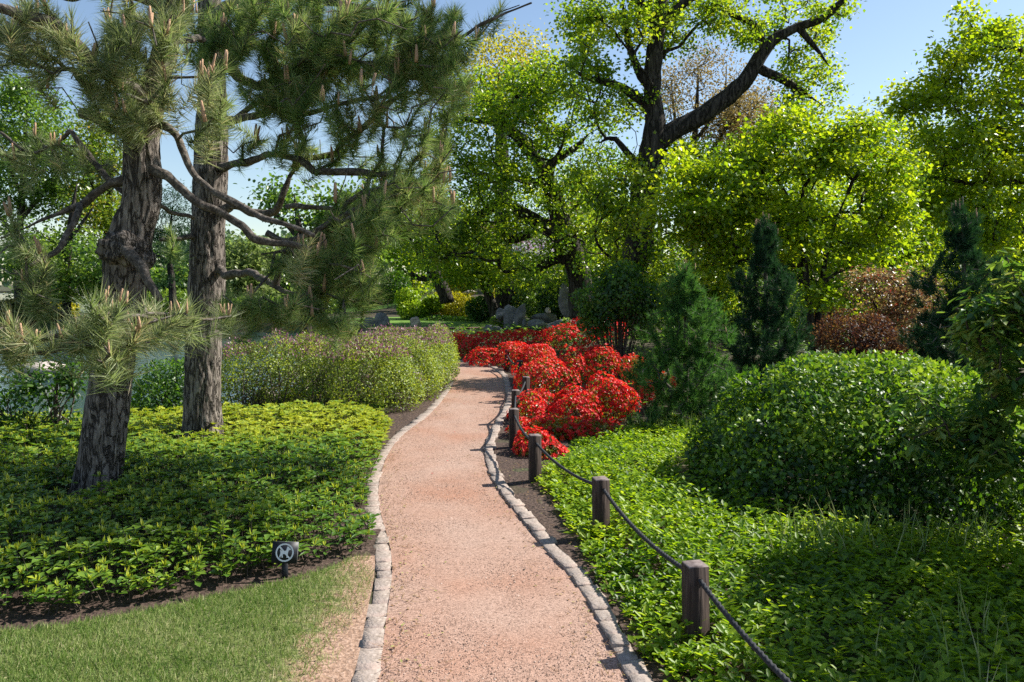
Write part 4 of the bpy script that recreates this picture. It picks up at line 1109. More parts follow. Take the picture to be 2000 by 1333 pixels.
tree("leaning_tree", "dark slanting trunk rising from the golden mound beside the far lawn", "tree", 36,
     [(874, 592, 30), (866, 568, 27), (850, 538, 26), (834, 508, 24), (815, 478, 20), (790, 445, 14), (765, 415, 8)], [[(850, 540, 14), (820, 545, 12), (795, 530, 9), (770, 525, 5)]],
     [(790, 420, 80, 50, 36, 2, 46), (740, 470, 60, 50, 36, 2, 30), (840, 440, 60, 40, 36, 2, 30), (780, 510, 40, 26, 36, 1.5, 16)], M_maple, per=60, size=(.12, .18), spread=.65, tint=(.35, .25))
tree("leaning_tree", "short dark trunk in front of the golden mound", "tree", 32,
     [(972, 640, 26), (966, 612, 22), (958, 590, 20), (948, 562, 17), (930, 520, 14), (918, 470, 13), (908, 430, 9)], [[(940, 548, 8), (958, 530, 6), (962, 500, 5), (990, 480, 3)]],
     [(900, 500, 80, 46, 32, 2, 50), (940, 540, 60, 26, 32, 1.5, 26), (880, 440, 70, 40, 32, 2, 34), (985, 520, 40, 40, 32, 1.5, 16)], M_maple, per=56, size=(.1, .17), spread=.6, tint=(.5, .25))
tree("background_tree", "grey trunk close behind the huge tree, right of the leaning maple", "tree", 28,
     [(1178, 640, 30), (1182, 560, 26), (1190, 490, 24), (1210, 420, 20), (1222, 340, 14)], [[(1190, 490, 10), (1220, 480, 8), (1250, 470, 5)]],
     [(1170, 440, 80, 60, 28, 2, 36), (1120, 520, 70, 40, 28, 2, 26), (1230, 480, 60, 50, 28, 2, 26)], M_maple, per=50, size=(.1, .16), spread=.6, tint=(.45, .25))
tree("redbud", "faint mauve blossoming tree glimpsed between the maple limbs", "flowering tree", 44,
     [(985, 640, 22), (982, 540, 18), (978, 470, 10)], [], [(975, 462, 40, 20, 44, 1.5, 26), (1075, 470, 50, 26, 44, 1.5, 20)], M_mauve, per=30, size=(.1, .16), spread=.6)
tree("copper_tree", "orange copper leaved tree deep between the maple and the huge trunk", "tree", 36,
     [(1152, 640, 24), (1152, 540, 18), (1150, 450, 8)], [], [(1155, 425, 40, 30, 36, 1.5, 30), (1160, 490, 40, 30, 36, 1.5, 18)], M_bronze, per=40, size=(.1, .16), spread=.6, tint=(.4, .3))
tree("background_tree", "thin dark trunked tree behind the bronze shrub", "tree", 24,
     [(1742, 680, 26), (1738, 560, 21), (1735, 480, 15), (1730, 420, 9)], [[(1740, 550, 9), (1780, 530, 7), (1810, 500, 4)], [(1738, 520, 9), (1700, 490, 6), (1670, 480, 4)]],
     [(1740, 450, 80, 40, 24, 1.5, 40), (1690, 500, 60, 30, 24, 1.5, 20), (1800, 470, 60, 50, 24, 1.5, 34), (1800, 560, 50, 40, 24, 1.5, 16)], M_jmaple, per=50, size=(.08, .13), spread=.5, tint=(.45, .25))

# woods behind everything: each tree its own trunk and crown
back = [(800, 440, 70, 90, 52, M_maple), (900, 430, 80, 110, 58, M_fresh), (1010, 430, 80, 110, 62, M_fresh), (1100, 440, 80, 110, 55, M_maple), (1190, 420, 90, 120, 60, M_fresh), (1290, 420, 90, 130, 48, M_maple), (1400, 420, 90, 130, 45, M_fresh), (1500, 420, 90, 130, 42, M_fresh), (1610, 430, 90, 110, 40, M_maple),
        (1720, 440, 90, 90, 40, M_fresh), (1830, 450, 90, 90, 38, M_maple), (1940, 450, 90, 100, 36, M_fresh), (2060, 430, 100, 120, 36, M_fresh), (700, 470, 60, 70, 60, M_maple)]
kinds = ["tall", "broad", "bushy", "loose", "dense"]
where = ["behind the slanting trunk", "behind the short dark trunk", "behind the pavilion roof", "behind the leaning maple trunk", "left of the huge trunk", "behind the huge trunk", "under the sweeping limb", "behind the dark bushy young pine", "behind the two-stemmed maple", "behind the bronze shrub", "behind the tallest young pine", "under the airy layered tree", "beyond the right edge tree", "behind the pine needles over the hedge"]
for i, (px, py, rx, ry, Y, mt) in enumerate(back):
    tree("woodland_tree", f"{kinds[i % 5]} green woodland tree far {where[i]}", "tree", Y,
         [(px, 655, 30 * 40 / Y), (px + 4, 560, 22 * 40 / Y), (px - 3, 480, 15 * 40 / Y), (px, py - 20, 7 * 40 / Y)], [],
         [(px, py, rx, ry, Y, 3, 60), (px - 20, py + 90, rx, 60, Y, 2.5, 36), (px + 20, py + 130, rx, 40, Y - 1, 2, 24)], mt, "woodland trees behind the garden", per=46, size=(.16, .28), spread=1.0, tint=(.4, .28), sides=6, step=1.5)
fillers = [(1330, 560, 80, 70, 26, M_maple, "low leafy tree close behind the light green young pine"), (1440, 600, 80, 60, 24, M_fresh, "shadowed green tree between the young pines"), (1560, 620, 80, 50, 26, M_maple, "low green tree behind the two slim maple stems"), (1680, 600, 70, 60, 28, M_fresh, "low green tree behind the burgundy shrub"),
           (1830, 520, 80, 90, 24, M_jmaple, "yellow green tree right behind the tallest young pine"), (1960, 540, 80, 80, 24, M_maple, "mid green tree under the airy layered tree"), (1180, 560, 70, 60, 30, M_fresh, "low green tree behind the tall green shrub"), (1800, 300, 90, 90, 30, M_jmaple, "yellow green crown between the slim stemmed maple and the right edge tree"),
           (1510, 390, 110, 80, 21, M_maple, "mid green tree directly behind the left half of the slim stemmed maple"), (1660, 430, 110, 80, 22, M_jmaple, "yellow green tree directly behind the right half of the slim stemmed maple"), (1900, 380, 110, 90, 26, M_jmaple, "yellow green crown behind the airy layered tree"),
           (1460, 260, 90, 60, 34, M_ochre, "ochre budding crown under the sweeping limb"), (1130, 330, 90, 110, 34, M_maple, "green crown filling the gap left of the huge trunk"), (1040, 500, 80, 60, 36, M_fresh, "leafy green tree right of the pavilion"), (870, 470, 60, 70, 46, M_maple, "green tree behind the slanting trunk by the far lawn")]
for px, py, rx, ry, Y, mt, lab in fillers:
    tree("background_tree", lab, "tree", Y, [(px, 665, 260 / Y), (px + 6, 600, 220 / Y), (px - 4, py, 120 / Y)], [], [(px, py, rx, ry, Y, 2, 56), (px, py + ry * .7, rx * .9, ry * .6, Y, 2, 24)], mt, "low trees filling the background", per=60, size=(.09, .15), spread=.62, tint=(.42, .28), sides=7, step=1., gap=.1)
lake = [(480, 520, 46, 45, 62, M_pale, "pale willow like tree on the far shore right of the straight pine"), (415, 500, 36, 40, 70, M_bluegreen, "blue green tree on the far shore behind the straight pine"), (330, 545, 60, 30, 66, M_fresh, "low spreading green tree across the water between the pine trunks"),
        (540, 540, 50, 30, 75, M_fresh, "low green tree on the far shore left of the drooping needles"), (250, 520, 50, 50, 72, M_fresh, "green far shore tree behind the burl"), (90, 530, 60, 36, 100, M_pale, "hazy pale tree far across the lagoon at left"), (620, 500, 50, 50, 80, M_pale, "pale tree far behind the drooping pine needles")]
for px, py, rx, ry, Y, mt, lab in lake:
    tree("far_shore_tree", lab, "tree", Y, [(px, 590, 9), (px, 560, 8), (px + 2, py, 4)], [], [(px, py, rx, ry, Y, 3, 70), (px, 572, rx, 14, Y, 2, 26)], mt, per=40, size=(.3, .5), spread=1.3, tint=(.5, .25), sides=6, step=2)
# the treeline along the far side of the lagoon
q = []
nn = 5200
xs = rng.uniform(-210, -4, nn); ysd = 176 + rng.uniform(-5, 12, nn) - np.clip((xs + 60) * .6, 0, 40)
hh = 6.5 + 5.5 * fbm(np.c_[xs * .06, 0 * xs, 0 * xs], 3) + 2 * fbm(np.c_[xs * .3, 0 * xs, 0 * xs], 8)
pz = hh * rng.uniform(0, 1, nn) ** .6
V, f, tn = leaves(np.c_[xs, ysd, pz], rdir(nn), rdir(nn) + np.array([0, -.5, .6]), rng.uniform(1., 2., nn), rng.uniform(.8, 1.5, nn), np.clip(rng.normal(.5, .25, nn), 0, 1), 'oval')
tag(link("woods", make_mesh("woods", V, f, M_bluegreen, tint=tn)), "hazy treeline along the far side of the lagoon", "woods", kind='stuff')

off = np.array([math.sin(SUN_AZ), math.cos(SUN_AZ)]) / math.tan(SUN_EL)
def shade_spot(cx, cy, rx, ry, h, n):
    a = rng.uniform(0, 6.28, n); r = np.sqrt(rng.uniform(0, 1, n)); hh = h + rng.uniform(-.7, .7, n)
    return np.stack([cx + rx * r * np.cos(a) + off[0] * hh, cy + ry * r * np.sin(a) + off[1] * hh, hh + .15], 1)
tall_pts = np.concatenate([shade_spot(-2.75, 4.85, 1.05, .4, 7.6, 30), shade_spot(-2.0, 6.0, .7, .22, 7.8, 9), shade_spot(-4.2, 5.5, .8, .5, 7.8, 14), np.array([10.6, 4.0, 8.8]) + rng.normal(size=(70, 3)) * np.array([.9, .8, .8])])
tall_limb = [(np.array([(10.6, 4.0, -.1), (10.5, 4.0, 3.5), (10.4, 3.9, 6.2), (10.5, 4.0, 8.8)]), np.array([.26, .2, .16, .07])), (np.array([(10.4, 3.9, 6.2), (8.0, 4.1, 7.3), (6.2, 4.9, 7.6), (5.2, 6.3, 7.7), (4.8, 8.0, 7.7)]), np.array([.11, .08, .06, .04, .02]))]
nodes, par, limb, rad, lines = build_skeleton(tall_limb[0], tall_limb[1:], 9)
N, par, limb, tips, n0 = grow(nodes, par, limb, tall_pts, k=.3)
TT = Root("overhanging_tree", "tall tree outside the right edge whose high limb shades part of the left bed", "tree", (10.6, 4.0, -.1))  # unseen tree, added and shaped so its shade falls on the left bed
for li, (pts, rr) in enumerate(lines):
    V, f, _, _ = tube(pts, rr, 10, .3, .12, seed=li)
    TT.part("trunk" if li == 0 else "branch", V, f, M_dbark, smooth=True)
e = twig_edges(N, par, pipe_radii(par, n0, tips, .006), n0, rad)
TT.part("twig", e[0], e[1], M_dbark, kind='stuff')
ci = np.repeat(np.arange(len(tall_pts)), 60); n = len(ci)
L = rng.uniform(.07, .11, n)
V, f, tn = leaves(tall_pts[ci] + rng.normal(size=(n, 3)) * np.array([.17, .17, .12]), rdir(n), rdir(n) * .7 + np.array([0, 0, 1]), L, L * .85, np.clip(rng.normal(.5, .22, n), 0, 1), 'rhomb')
TT.part("foliage", V, f, M_maple, tint=tn)

# ------------------------------------------------------------------ shrubs
def azalea(label, blobs, nfl, nlf, red=.5, fsz=(.016, .026), group="red azaleas beside the path", ltint=(.45, .2)):
    c = np.mean([b[0] for b in blobs], axis=0)
    base = np.array([c[0], c[1], 0.])
    R = Root("azalea_bush", label, "azalea", base, group)
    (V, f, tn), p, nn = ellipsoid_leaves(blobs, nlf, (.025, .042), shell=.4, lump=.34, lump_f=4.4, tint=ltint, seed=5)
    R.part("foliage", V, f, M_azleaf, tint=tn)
    (V0, f0, t0), p, nn = ellipsoid_leaves(blobs, nfl, (.02, .03), shell=.12, lump=.34, lump_f=4.4, seed=5)
    dens = fbm(p * 4.2, 41, 2) + .16 * nn[:, 2]
    keep = (dens > .985 - red - .12) & ((nn[:, 2] > -.2) | (rng.uniform(0, 1, len(p)) < .3))
    p, nn = p[keep], nn[keep]
    n = len(p)
    p = p + nn * .02
    up = norm(nn + rdir(n) * .5 + np.array([0, 0, .4]))
    r1 = norm(np.cross(up, rdir(n))); r2 = np.cross(up, r1)
    parts = []
    S_ = rng.uniform(fsz[0], fsz[1], n) * 1.12
    tb = np.clip(.42 + rng.normal(size=n) * .2 + (fbm(p * 2.5, 71, 2) - .5) * .5, 0, 1)
    for k in range(5):
        a = k * 2 * math.pi / 5
        ax = r1 * math.cos(a) + r2 * math.sin(a) + up * .55
        parts.append(leaves(p, ax, up - ax * .2, S_ * 1.25, S_ * .95, np.clip(tb + rng.normal(size=n) * .06, 0, 1), 'rhomb'))
    V, f, tn = join(parts)
    R.part("blossom", V, f, M_red, tint=tn, kind='stuff')
    V, f = stems(base, blobs, 16, .006)
    R.part("stem", V, f, M_twig, kind='stuff')
    return R
def B(px, py, rx, ry, Y, dp=None): return pxblob(px, py, rx, ry, Y, dp)
def drift(px, py, rx, ry, Y, n, dY):
    out = []
    for i in range(n):
        a = rng.uniform(0, 6.28); r = math.sqrt(rng.uniform(0, 1)) * .72
        yy = Y + math.sin(a * 1.7 + i) * dY
        x0, k = px + rx * r * math.cos(a), rng.uniform(.34, .52)
        top = (py - ry) + ry * .55 * (r ** 2) + rng.uniform(0, .35) * ry
        hh = ry * rng.uniform(.55, .85)
        out.append(B(x0, top + hh, rx * k, hh, yy, rx * k * yy / F * .8))
    return out
azalea("small red azalea at the foot of the third rope post, nearest of all", [B(1045, 880, 46, 36, 7.7, .24), B(1080, 890, 30, 26, 7.5, .16)], 520, 2000, .78)
azalea("orange tinged azalea with green patches just behind the nearest red one", drift(1060, 842, 66, 38, 8.5, 6, .2) + drift(1150, 848, 66, 34, 8.5, 6, .2), 1300, 6000, .5, ltint=(.62, .22))
azalea("broad scarlet azalea cushion beside the light green young pine", drift(1085, 800, 82, 48, 9.5, 8, .3) + drift(1170, 786, 70, 56, 9.8, 8, .35), 4200, 6500, .8)
azalea("tall scarlet azalea behind the broad cushion, under the tall green shrub", drift(1065, 740, 66, 46, 11.5, 7, .35) + drift(1160, 718, 74, 48, 12.0, 8, .4) + [B(1228, 722, 24, 26, 11.8, .26)], 4000, 6500, .8)
azalea("red azalea half hidden under the light green young pine", [B(1262, 770, 32, 26, 10.2, .25), B(1290, 750, 30, 20, 10.6, .25), B(1246, 722, 16, 26, 10.8, .2)], 700, 1500, .65)
azalea("red azalea mound at the path bend behind the farthest rope post", drift(1000, 702, 80, 36, 15.6, 9, .5), 3000, 5200, .8, (.02, .03))
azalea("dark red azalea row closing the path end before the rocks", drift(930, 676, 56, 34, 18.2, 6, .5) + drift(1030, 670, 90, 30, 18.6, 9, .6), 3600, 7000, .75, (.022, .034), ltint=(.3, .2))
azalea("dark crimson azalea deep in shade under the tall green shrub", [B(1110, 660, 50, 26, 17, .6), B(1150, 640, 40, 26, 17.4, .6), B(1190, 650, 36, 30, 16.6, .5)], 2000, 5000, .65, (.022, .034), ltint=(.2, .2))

# the clipped hedge left of the path
hb = []
for (px, py, rx, ry, Y) in [(470, 740, 62, 78, 10.4), (540, 732, 66, 78, 10.5), (610, 728, 70, 82, 10.6), (680, 728, 70, 82, 10.8), (740, 724, 62, 76, 11.2), (790, 715, 56, 68, 12.0), (826, 700, 48, 60, 13.0), (850, 690, 40, 54, 14.0), (600, 705, 80, 50, 12.2), (700, 698, 80, 50, 12.8), (780, 685, 60, 48, 13.8), (765, 745, 62, 72, 10.5), (815, 726, 52, 62, 11.5), (848, 708, 42, 56, 12.7), (866, 694, 28, 50, 13.8), (700, 735, 66, 84, 10.3), (775, 772, 52, 48, 10.5), (815, 758, 44, 44, 11.3), (846, 742, 36, 40, 12.2), (872, 724, 24, 34, 13.4)]:
    hb.append(B(px, py, rx, ry, Y, .55))
hz = Root("hedge", "long clipped hedge of grey green and yellow leaves with a mauve bloom on top", "hedge", (np.mean([b[0][0] for b in hb]), np.mean([b[0][1] for b in hb]), 0))
(V, f, tn), p, nn = ellipsoid_leaves(hb, 100000, (.024, .04), shell=.34, lump=.3, lump_f=3.2, tint=(.62, .2), wid=.65, seed=3)
zrel = p[:, 2]
keep = rng.uniform(0, 1, len(p)) < np.clip(.25 + (zrel - .02) / .34, .0, 1)
kv = np.repeat(keep, 4)
idx = np.cumsum(kv) - 1
V2 = V[kv]; f2 = f.reshape(-1, 2, 3)[keep].reshape(-1, 3); f2 = idx[f2]
hz.part("foliage", V2, f2, M_hedge, tint=tn[kv])
top = (p[:, 2] > .62 + .1 * fbm(p * 2, 9)) & (nn[:, 2] > .1) & (fbm(p * np.array([1.6, 1.6, .3]), 19, 2) > .42)
q = p[top]; q = q[rng.permutation(len(q))[:5500]]
V, f, tn = leaves(q + np.array([0, 0, .02]), rdir(len(q)) * .5 + np.array([0, 0, .8]), rdir(len(q)), rng.uniform(.025, .045, len(q)), .018, np.clip(rng.normal(.5, .25, len(q)), 0, 1), 'rhomb')
hz.part("blossom", V, f, M_mauve, tint=tn, kind='stuff')
for (px, Y) in [(470, 9.9), (540, 10), (610, 10), (670, 10.2), (730, 10.5), (790, 11.3), (830, 12.4)]:
    b = P(px, 700, Y); b[2] = 0
    sb = [bb for bb in hb if abs(bb[0][0] - b[0]) < .6]
    V, f = stems(b, sb or hb[:1], 26, .009, spread=.3)
    hz.part("stem", V, f, M_twig, kind='stuff')
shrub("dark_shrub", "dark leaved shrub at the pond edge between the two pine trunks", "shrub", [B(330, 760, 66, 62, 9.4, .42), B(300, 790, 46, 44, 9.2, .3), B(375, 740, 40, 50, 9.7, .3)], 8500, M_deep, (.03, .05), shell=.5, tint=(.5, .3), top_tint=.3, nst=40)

# thin stemmed shrub at the left edge
sb = [B(60, 760, 70, 55, 8.0, .3), B(130, 740, 50, 60, 8.1, .25), B(20, 840, 40, 50, 7.9, .25), B(120, 840, 60, 40, 8.1, .25), B(-40, 800, 60, 80, 8, .3)]
R_ = Root("thin_shrub", "open dark shrub with thin bare stems at the left edge before the pond", "shrub", P(112, 885, 8.05) * np.array([1, 1, 0]))
(V, f, tn), p, nn = ellipsoid_leaves(sb, 2600, (.04, .065), shell=.9, lump=.3, tint=(.45, .3), tmpl='oval')
R_.part("foliage", V, f, M_deep, tint=tn)
for bx in (112, 30, 60):
    V, f = stems(P(bx, 890, 8.05) * np.array([1, 1, 0]), sb, 16, .014 if bx == 112 else .008, spread=.12)
    R_.part("stem", V, f, M_twig, kind='stuff')
V, f, _, _ = tube([P(114, 900, 8.05), P(114, 850, 8.05), P(108, 790, 8.05), P(112, 740, 8.05)], [.03, .027, .022, .012], 8, .06, .2)
R_.part("trunk", V, f, M_twig, smooth=True)

# round clipped bush
rb = [((2.8, 6.35, .1), (1.34, 1.3, 1.0)), ((3.7, 6.6, .1), (.85, .9, .66))]
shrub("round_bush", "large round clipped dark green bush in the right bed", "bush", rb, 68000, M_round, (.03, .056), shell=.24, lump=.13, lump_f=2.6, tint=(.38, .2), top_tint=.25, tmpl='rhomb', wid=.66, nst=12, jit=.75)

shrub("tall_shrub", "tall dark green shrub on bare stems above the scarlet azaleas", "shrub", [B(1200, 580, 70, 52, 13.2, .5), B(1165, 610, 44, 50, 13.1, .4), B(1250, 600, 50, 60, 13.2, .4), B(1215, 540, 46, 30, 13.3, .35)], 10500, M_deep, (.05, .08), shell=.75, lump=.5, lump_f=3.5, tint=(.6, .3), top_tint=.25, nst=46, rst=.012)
shrub("burgundy_shrub", "low burgundy leaved shrub behind the round bush", "shrub", [B(1690, 668, 70, 40, 11.5, .5), B(1640, 658, 40, 46, 11.7, .4), B(1750, 676, 40, 36, 11.4, .4), B(1705, 634, 40, 26, 11.8, .4)], 11500, M_burg, (.03, .05), shell=.6, lump=.5, tint=(.42, .24), nst=20)
tree("bronze_maple", "small bronze and pink leaved maple left of the tallest young pine", "maple tree", 13, [(1740, 720, 14), (1738, 640, 10), (1735, 590, 6)], [[(1738, 650, 7), (1770, 600, 5), (1790, 570, 3)]],
     [(1735, 570, 60, 34, 13, .6, 34), (1760, 620, 60, 34, 13, .6, 34), (1700, 560, 40, 24, 13, .5, 14), (1790, 580, 30, 40, 13, .5, 14)], M_bronze, per=60, size=(.04, .065), spread=.26, flat=.5, tint=(.5, .3))
shrub("red_shrub", "small dark red shrub beneath the two-stemmed maple", "shrub", [B(1625, 618, 46, 18, 15, .4), B(1600, 650, 30, 26, 15, .4)], 2600, M_burg, (.04, .06), tint=(.35, .3))
shrub("leafy_shrub", "yellow green undergrowth shrub between the huge trunk and the dark bushy pine", "shrub", [B(1330, 560, 70, 60, 17.5, .6), B(1400, 560, 60, 60, 17.5, .6), B(1420, 480, 60, 60, 18, .6)], 9000, M_maple, (.07, .11), shell=.6, lump=.3, tint=(.4, .3), nst=20)
shrub("leafy_shrub", "yellow green undergrowth shrub under the airy layered tree", "shrub", [B(1800, 560, 70, 60, 20, .6), B(1950, 570, 90, 60, 20, .8)], 7000, M_maple, (.07, .11), shell=.6, tint=(.55, .3), nst=16)

far_shrubs = [
 ("golden_mound", "broad golden clipped mound beside the slanting trunk", [(880, 602, 56, 30, 37.5)], 5500, M_gold, (.09, .15)),
 ("golden_mound", "golden mound right of the short dark trunk", [(985, 590, 34, 26, 39)], 2600, M_gold, (.09, .15)),
 ("golden_mound", "smaller golden mound behind the slanting trunk", [(892, 562, 34, 13, 42), (876, 545, 30, 16, 44)], 2800, M_gold, (.1, .16)),
 ("bright_shrub", "bright lime green shrub at the edge of the far lawn", [(797, 588, 26, 24, 37), (812, 606, 36, 18, 36.5)], 3000, M_bright, (.1, .17)),
 ("bright_shrub", "low lime shrub left of the broad golden mound", [(846, 594, 20, 16, 36.5)], 1400, M_bright, (.1, .17)),
 ("dark_round_shrub", "dark round shrub in front of the golden mounds", [(938, 606, 28, 24, 34)], 2200, M_deep, (.09, .15)),
 ("green_shrub", "fresh green shrub behind the standing rock", [(1018, 592, 26, 22, 34), (1050, 600, 30, 22, 33)], 3200, M_fresh, (.09, .15)),
 ("green_shrub", "dark green shrub under the leaning maple", [(1085, 585, 40, 40, 30)], 2600, M_deep, (.09, .15)),
 ("green_shrub", "tangled olive shrub under the pavilion", [(990, 548, 60, 26, 44), (1050, 560, 50, 26, 42)], 4200, M_maple, (.12, .2)),
 ("green_shrub", "mid green shrub behind the lime shrub", [(770, 560, 30, 30, 42), (745, 590, 26, 16, 46)], 2600, M_deep, (.12, .2)),
 ("green_shrub", "leafy yellow green shrub between the slanting and the short trunk", [(912, 520, 40, 50, 42)], 3400, M_fresh, (.12, .2)),
 ("green_shrub", "small green clump on the far lawn beside the rocks", [(975, 628, 18, 10, 29.5), (1106, 634, 9, 12, 22)], 900, M_fresh, (.07, .11)),
 ("low_shrub", "low dark border plants along the far lawn edge", [(850, 626, 60, 9, 36), (920, 630, 50, 9, 35)], 2600, M_deep, (.08, .14)),
 ("yew_mound", "broad olive clipped mound on the far bank at the left edge", [(40, 622, 75, 36, 34)], 5200, M_yew, (.1, .17)),
 ("golden_mound", "yellow green mound behind the olive mound on the far bank", [(118, 606, 34, 18, 36)], 1800, M_gold, (.1, .17)),
 ("shore_shrub", "low green shrub on the far bank between the trunks", [(330, 590, 60, 24, 36), (300, 600, 40, 20, 36)], 2600, M_fresh, (.12, .2)),
 ("shore_shrub", "green bank shrub behind the drooping pine needles", [(500, 600, 70, 20, 36), (600, 596, 60, 22, 38)], 3200, M_fresh, (.12, .2)),
 ("shore_shrub", "dark bank shrub under the drooping needles by the far lawn", [(690, 590, 50, 22, 46)], 1800, M_deep, (.12, .2)),
]
for nm, lab, bl, n, mt, sz in far_shrubs:
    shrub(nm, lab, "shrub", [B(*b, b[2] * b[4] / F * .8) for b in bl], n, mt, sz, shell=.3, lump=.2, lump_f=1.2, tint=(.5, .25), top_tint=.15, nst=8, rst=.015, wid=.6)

# large leaved shrub at the right edge, most of it outside the picture
lb = [((3.75, 4.7, 1.35), (.95, 1.0, .95)), ((4.3, 4.0, 2.0), (1.35, 1.3, 1.0)), ((3.5, 4.1, .8), (.6, .7, .5)), ((3.3, 3.4, 1.5), (.5, .6, .5))]
RL = Root("large_leaved_shrub", "large leaved shrub reaching in from the right edge with drooping pale new leaves", "shrub", (4.0, 4.5, 0))
ltrunk = [(np.array([(4.0, 4.5, -.05), (3.95, 4.5, .7), (4.0, 4.45, 1.4), (4.1, 4.4, 2.2)]), np.array([.06, .05, .04, .02])),
          (np.array([(3.97, 4.5, .5), (3.4, 4.7, .62), (2.95, 4.9, .62), (2.55, 5.0, .75)]), np.array([.03, .024, .018, .01])),
          (np.array([(3.97, 4.5, .8), (3.5, 4.85, 1.1), (3.1, 5.0, 1.35), (2.75, 4.95, 1.5)]), np.array([.028, .02, .014, .008]))]
nodes, par, limb, rad, lines = build_skeleton(ltrunk[0], ltrunk[1:], 4.5, .2)
T = [np.array(c) + d * np.array(r) * s for (c, r), mm in zip(lb, (110, 420, 90, 120)) for d, s in zip(rdir(mm), rng.uniform(.5, 1, mm))]
T = np.array(T)
T = np.concatenate([T, blob_targets([(1940, 640, 60, 60, 4.7, .3, 26), (1890, 640, 26, 40, 4.7, .2, 6), (1985, 590, 30, 50, 4.7, .25, 12), (1975, 720, 40, 40, 4.7, .25, 12), (1850, 850, 90, 55, 4.9, .2, 34), (1930, 800, 60, 50, 4.8, .25, 20), (1790, 800, 40, 40, 5.0, .15, 8), (1950, 890, 50, 30, 4.7, .2, 12)])])
T = T[T[:, 2] > .25]
N, par, limb, tips, n0 = grow(nodes, par, limb, T, k=.3)
r = pipe_radii(par, n0, tips, .003)
for li, (pts, rr) in enumerate(lines):
    V, f, _, _ = tube(pts, rr, 8, .08, .15, seed=li)
    RL.part("trunk" if li == 0 else "branch", V, f, M_twig, smooth=True)
e = twig_edges(N, par, r, n0, rad)
RL.part("twig", e[0], e[1], M_twig, kind='stuff')
per = 18
ci = np.repeat(np.arange(len(T)), per); n = len(ci)
az = rng.uniform(0, 6.28, n)
pos = T[ci] + rng.normal(size=(n, 3)) * .035
ax = np.stack([np.cos(az), np.sin(az), rng.uniform(-.9, .15, n)], 1)
L = rng.uniform(.06, .10, n) * np.where(pos[:, 0] > 2.9, 1.35, 1)
V, f, tn = leaves(pos, ax, rdir(n) * .3 + np.array([0, 0, 1]), L, L * .42, np.clip(.5 + (rng.normal(size=len(T)) * .25)[ci] + rng.normal(size=n) * .12, 0, 1), 'spoon')
RL.part("foliage", V, f, M_rhodo, tint=tn)

# ------------------------------------------------------------------ ground cover
bed = [p[:2] + np.array([0, .05]) for p in BED_FRONT] + [G(*p)[:2] for p in [(718, 1050), (706, 1005), (714, 960), (736, 900), (756, 862), (762, 842)]] + [np.array(q) for q in [(-1.75, 9.7), (-2.6, 9.6), (-3.4, 9.3), (-4.3, 9.0), (-6, 8.6), (-9, 8.3)]]
LPOLY = np.array(bed)
n = 7600
q = in_poly_points(LPOLY, n)
d = edge_dist(np.c_[q, np.zeros(n)], LPOLY)
tr1, tr2 = G(188, 975)[:2], G(397, 875)[:2]
ok = (np.linalg.norm((q - tr1 - [.0, -.2]) * [1.25, 1], axis=1) > .36) & (np.linalg.norm((q - tr2 - [.0, -.16]) * [1.25, 1], axis=1) > .32)
q, d = q[ok], d[ok]; n = len(q)
hgt = (.13 + .10 * sstep(0, .35, d) + .05 * (fbm(np.c_[q * 1.6, 0 * d], 2, 2) - .5)) * rng.uniform(.62, 1.2, n) + .05 * (vnoise(np.c_[q * 5, 0 * d], 6) - .5)
parts = []
lean = rng.normal(size=(n, 2)) * .3
tipp = np.c_[q + lean * hgt[:, None], hgt]
patch = fbm(np.c_[q * 1.1, 0 * d], 14, 2)
psz = rng.uniform(.7, 1.25, n)
young = .38 + .45 * sstep(6.0, 8.2, q[:, 1]) + .5 * (patch - .5)
for k in range(9):
    a = rng.uniform(0, 6.28, n) if k == 0 else a + 2.4
    tier = .0 if k < 6 else -.35
    el = rng.uniform(-.05, .55, n)
    ax = np.stack([np.cos(a), np.sin(a), el], 1)
    L = rng.uniform(.034, .072, n) * (1.12 if k >= 6 else 1) * psz
    z = tipp + np.array([0, 0, 1]) * (tier * hgt)[:, None]
    tnt = np.clip(young - (.12 if k >= 6 else 0) + rng.normal(size=n) * .15, 0, .95)
    nz_ = rdir(n) * .25 + np.array([0, 0, 1.])
    near = q[:, 1] < 6.6
    parts.append(leaves(z[near], ax[near], nz_[near], L[near], L[near] * .52, tnt[near], 'spoon'))
    parts.append(leaves(z[~near], ax[~near], nz_[~near], L[~near], L[~near] * .6, tnt[~near], 'rhomb'))
sp = rng.uniform(0, 1, n) < .62
m = sp.sum()
for k in range(5):
    a = rng.uniform(0, 6.28, m)
    ax = np.stack([np.cos(a) * .35, np.sin(a) * .35, np.ones(m)], 1)
    parts.append(leaves(tipp[sp], ax, np.stack([np.cos(a), np.sin(a), np.zeros(m)], 1) + rdir(m) * .2, rng.uniform(.025, .05, m), .012, np.clip(.75 + young[sp] * .35 + rng.normal(size=m) * .1, 0, 1), 'rhomb'))
V, f, tn = join(parts)
tag(link("ground_cover", make_mesh("ground_cover", V, f, M_pachy, tint=tn)), "glossy evergreen ground cover with yellow green tips under the pines", "ground cover", kind='stuff')
V, f = prisms(np.c_[q, np.zeros(n)], tipp, np.full(n, .0028), np.full(n, .002), 3)
tag(link("ground_cover_stems", make_mesh("ground_cover_stems", V, f, M_twig)), "thin stems of the ground cover under the pines", "ground cover", kind='stuff')

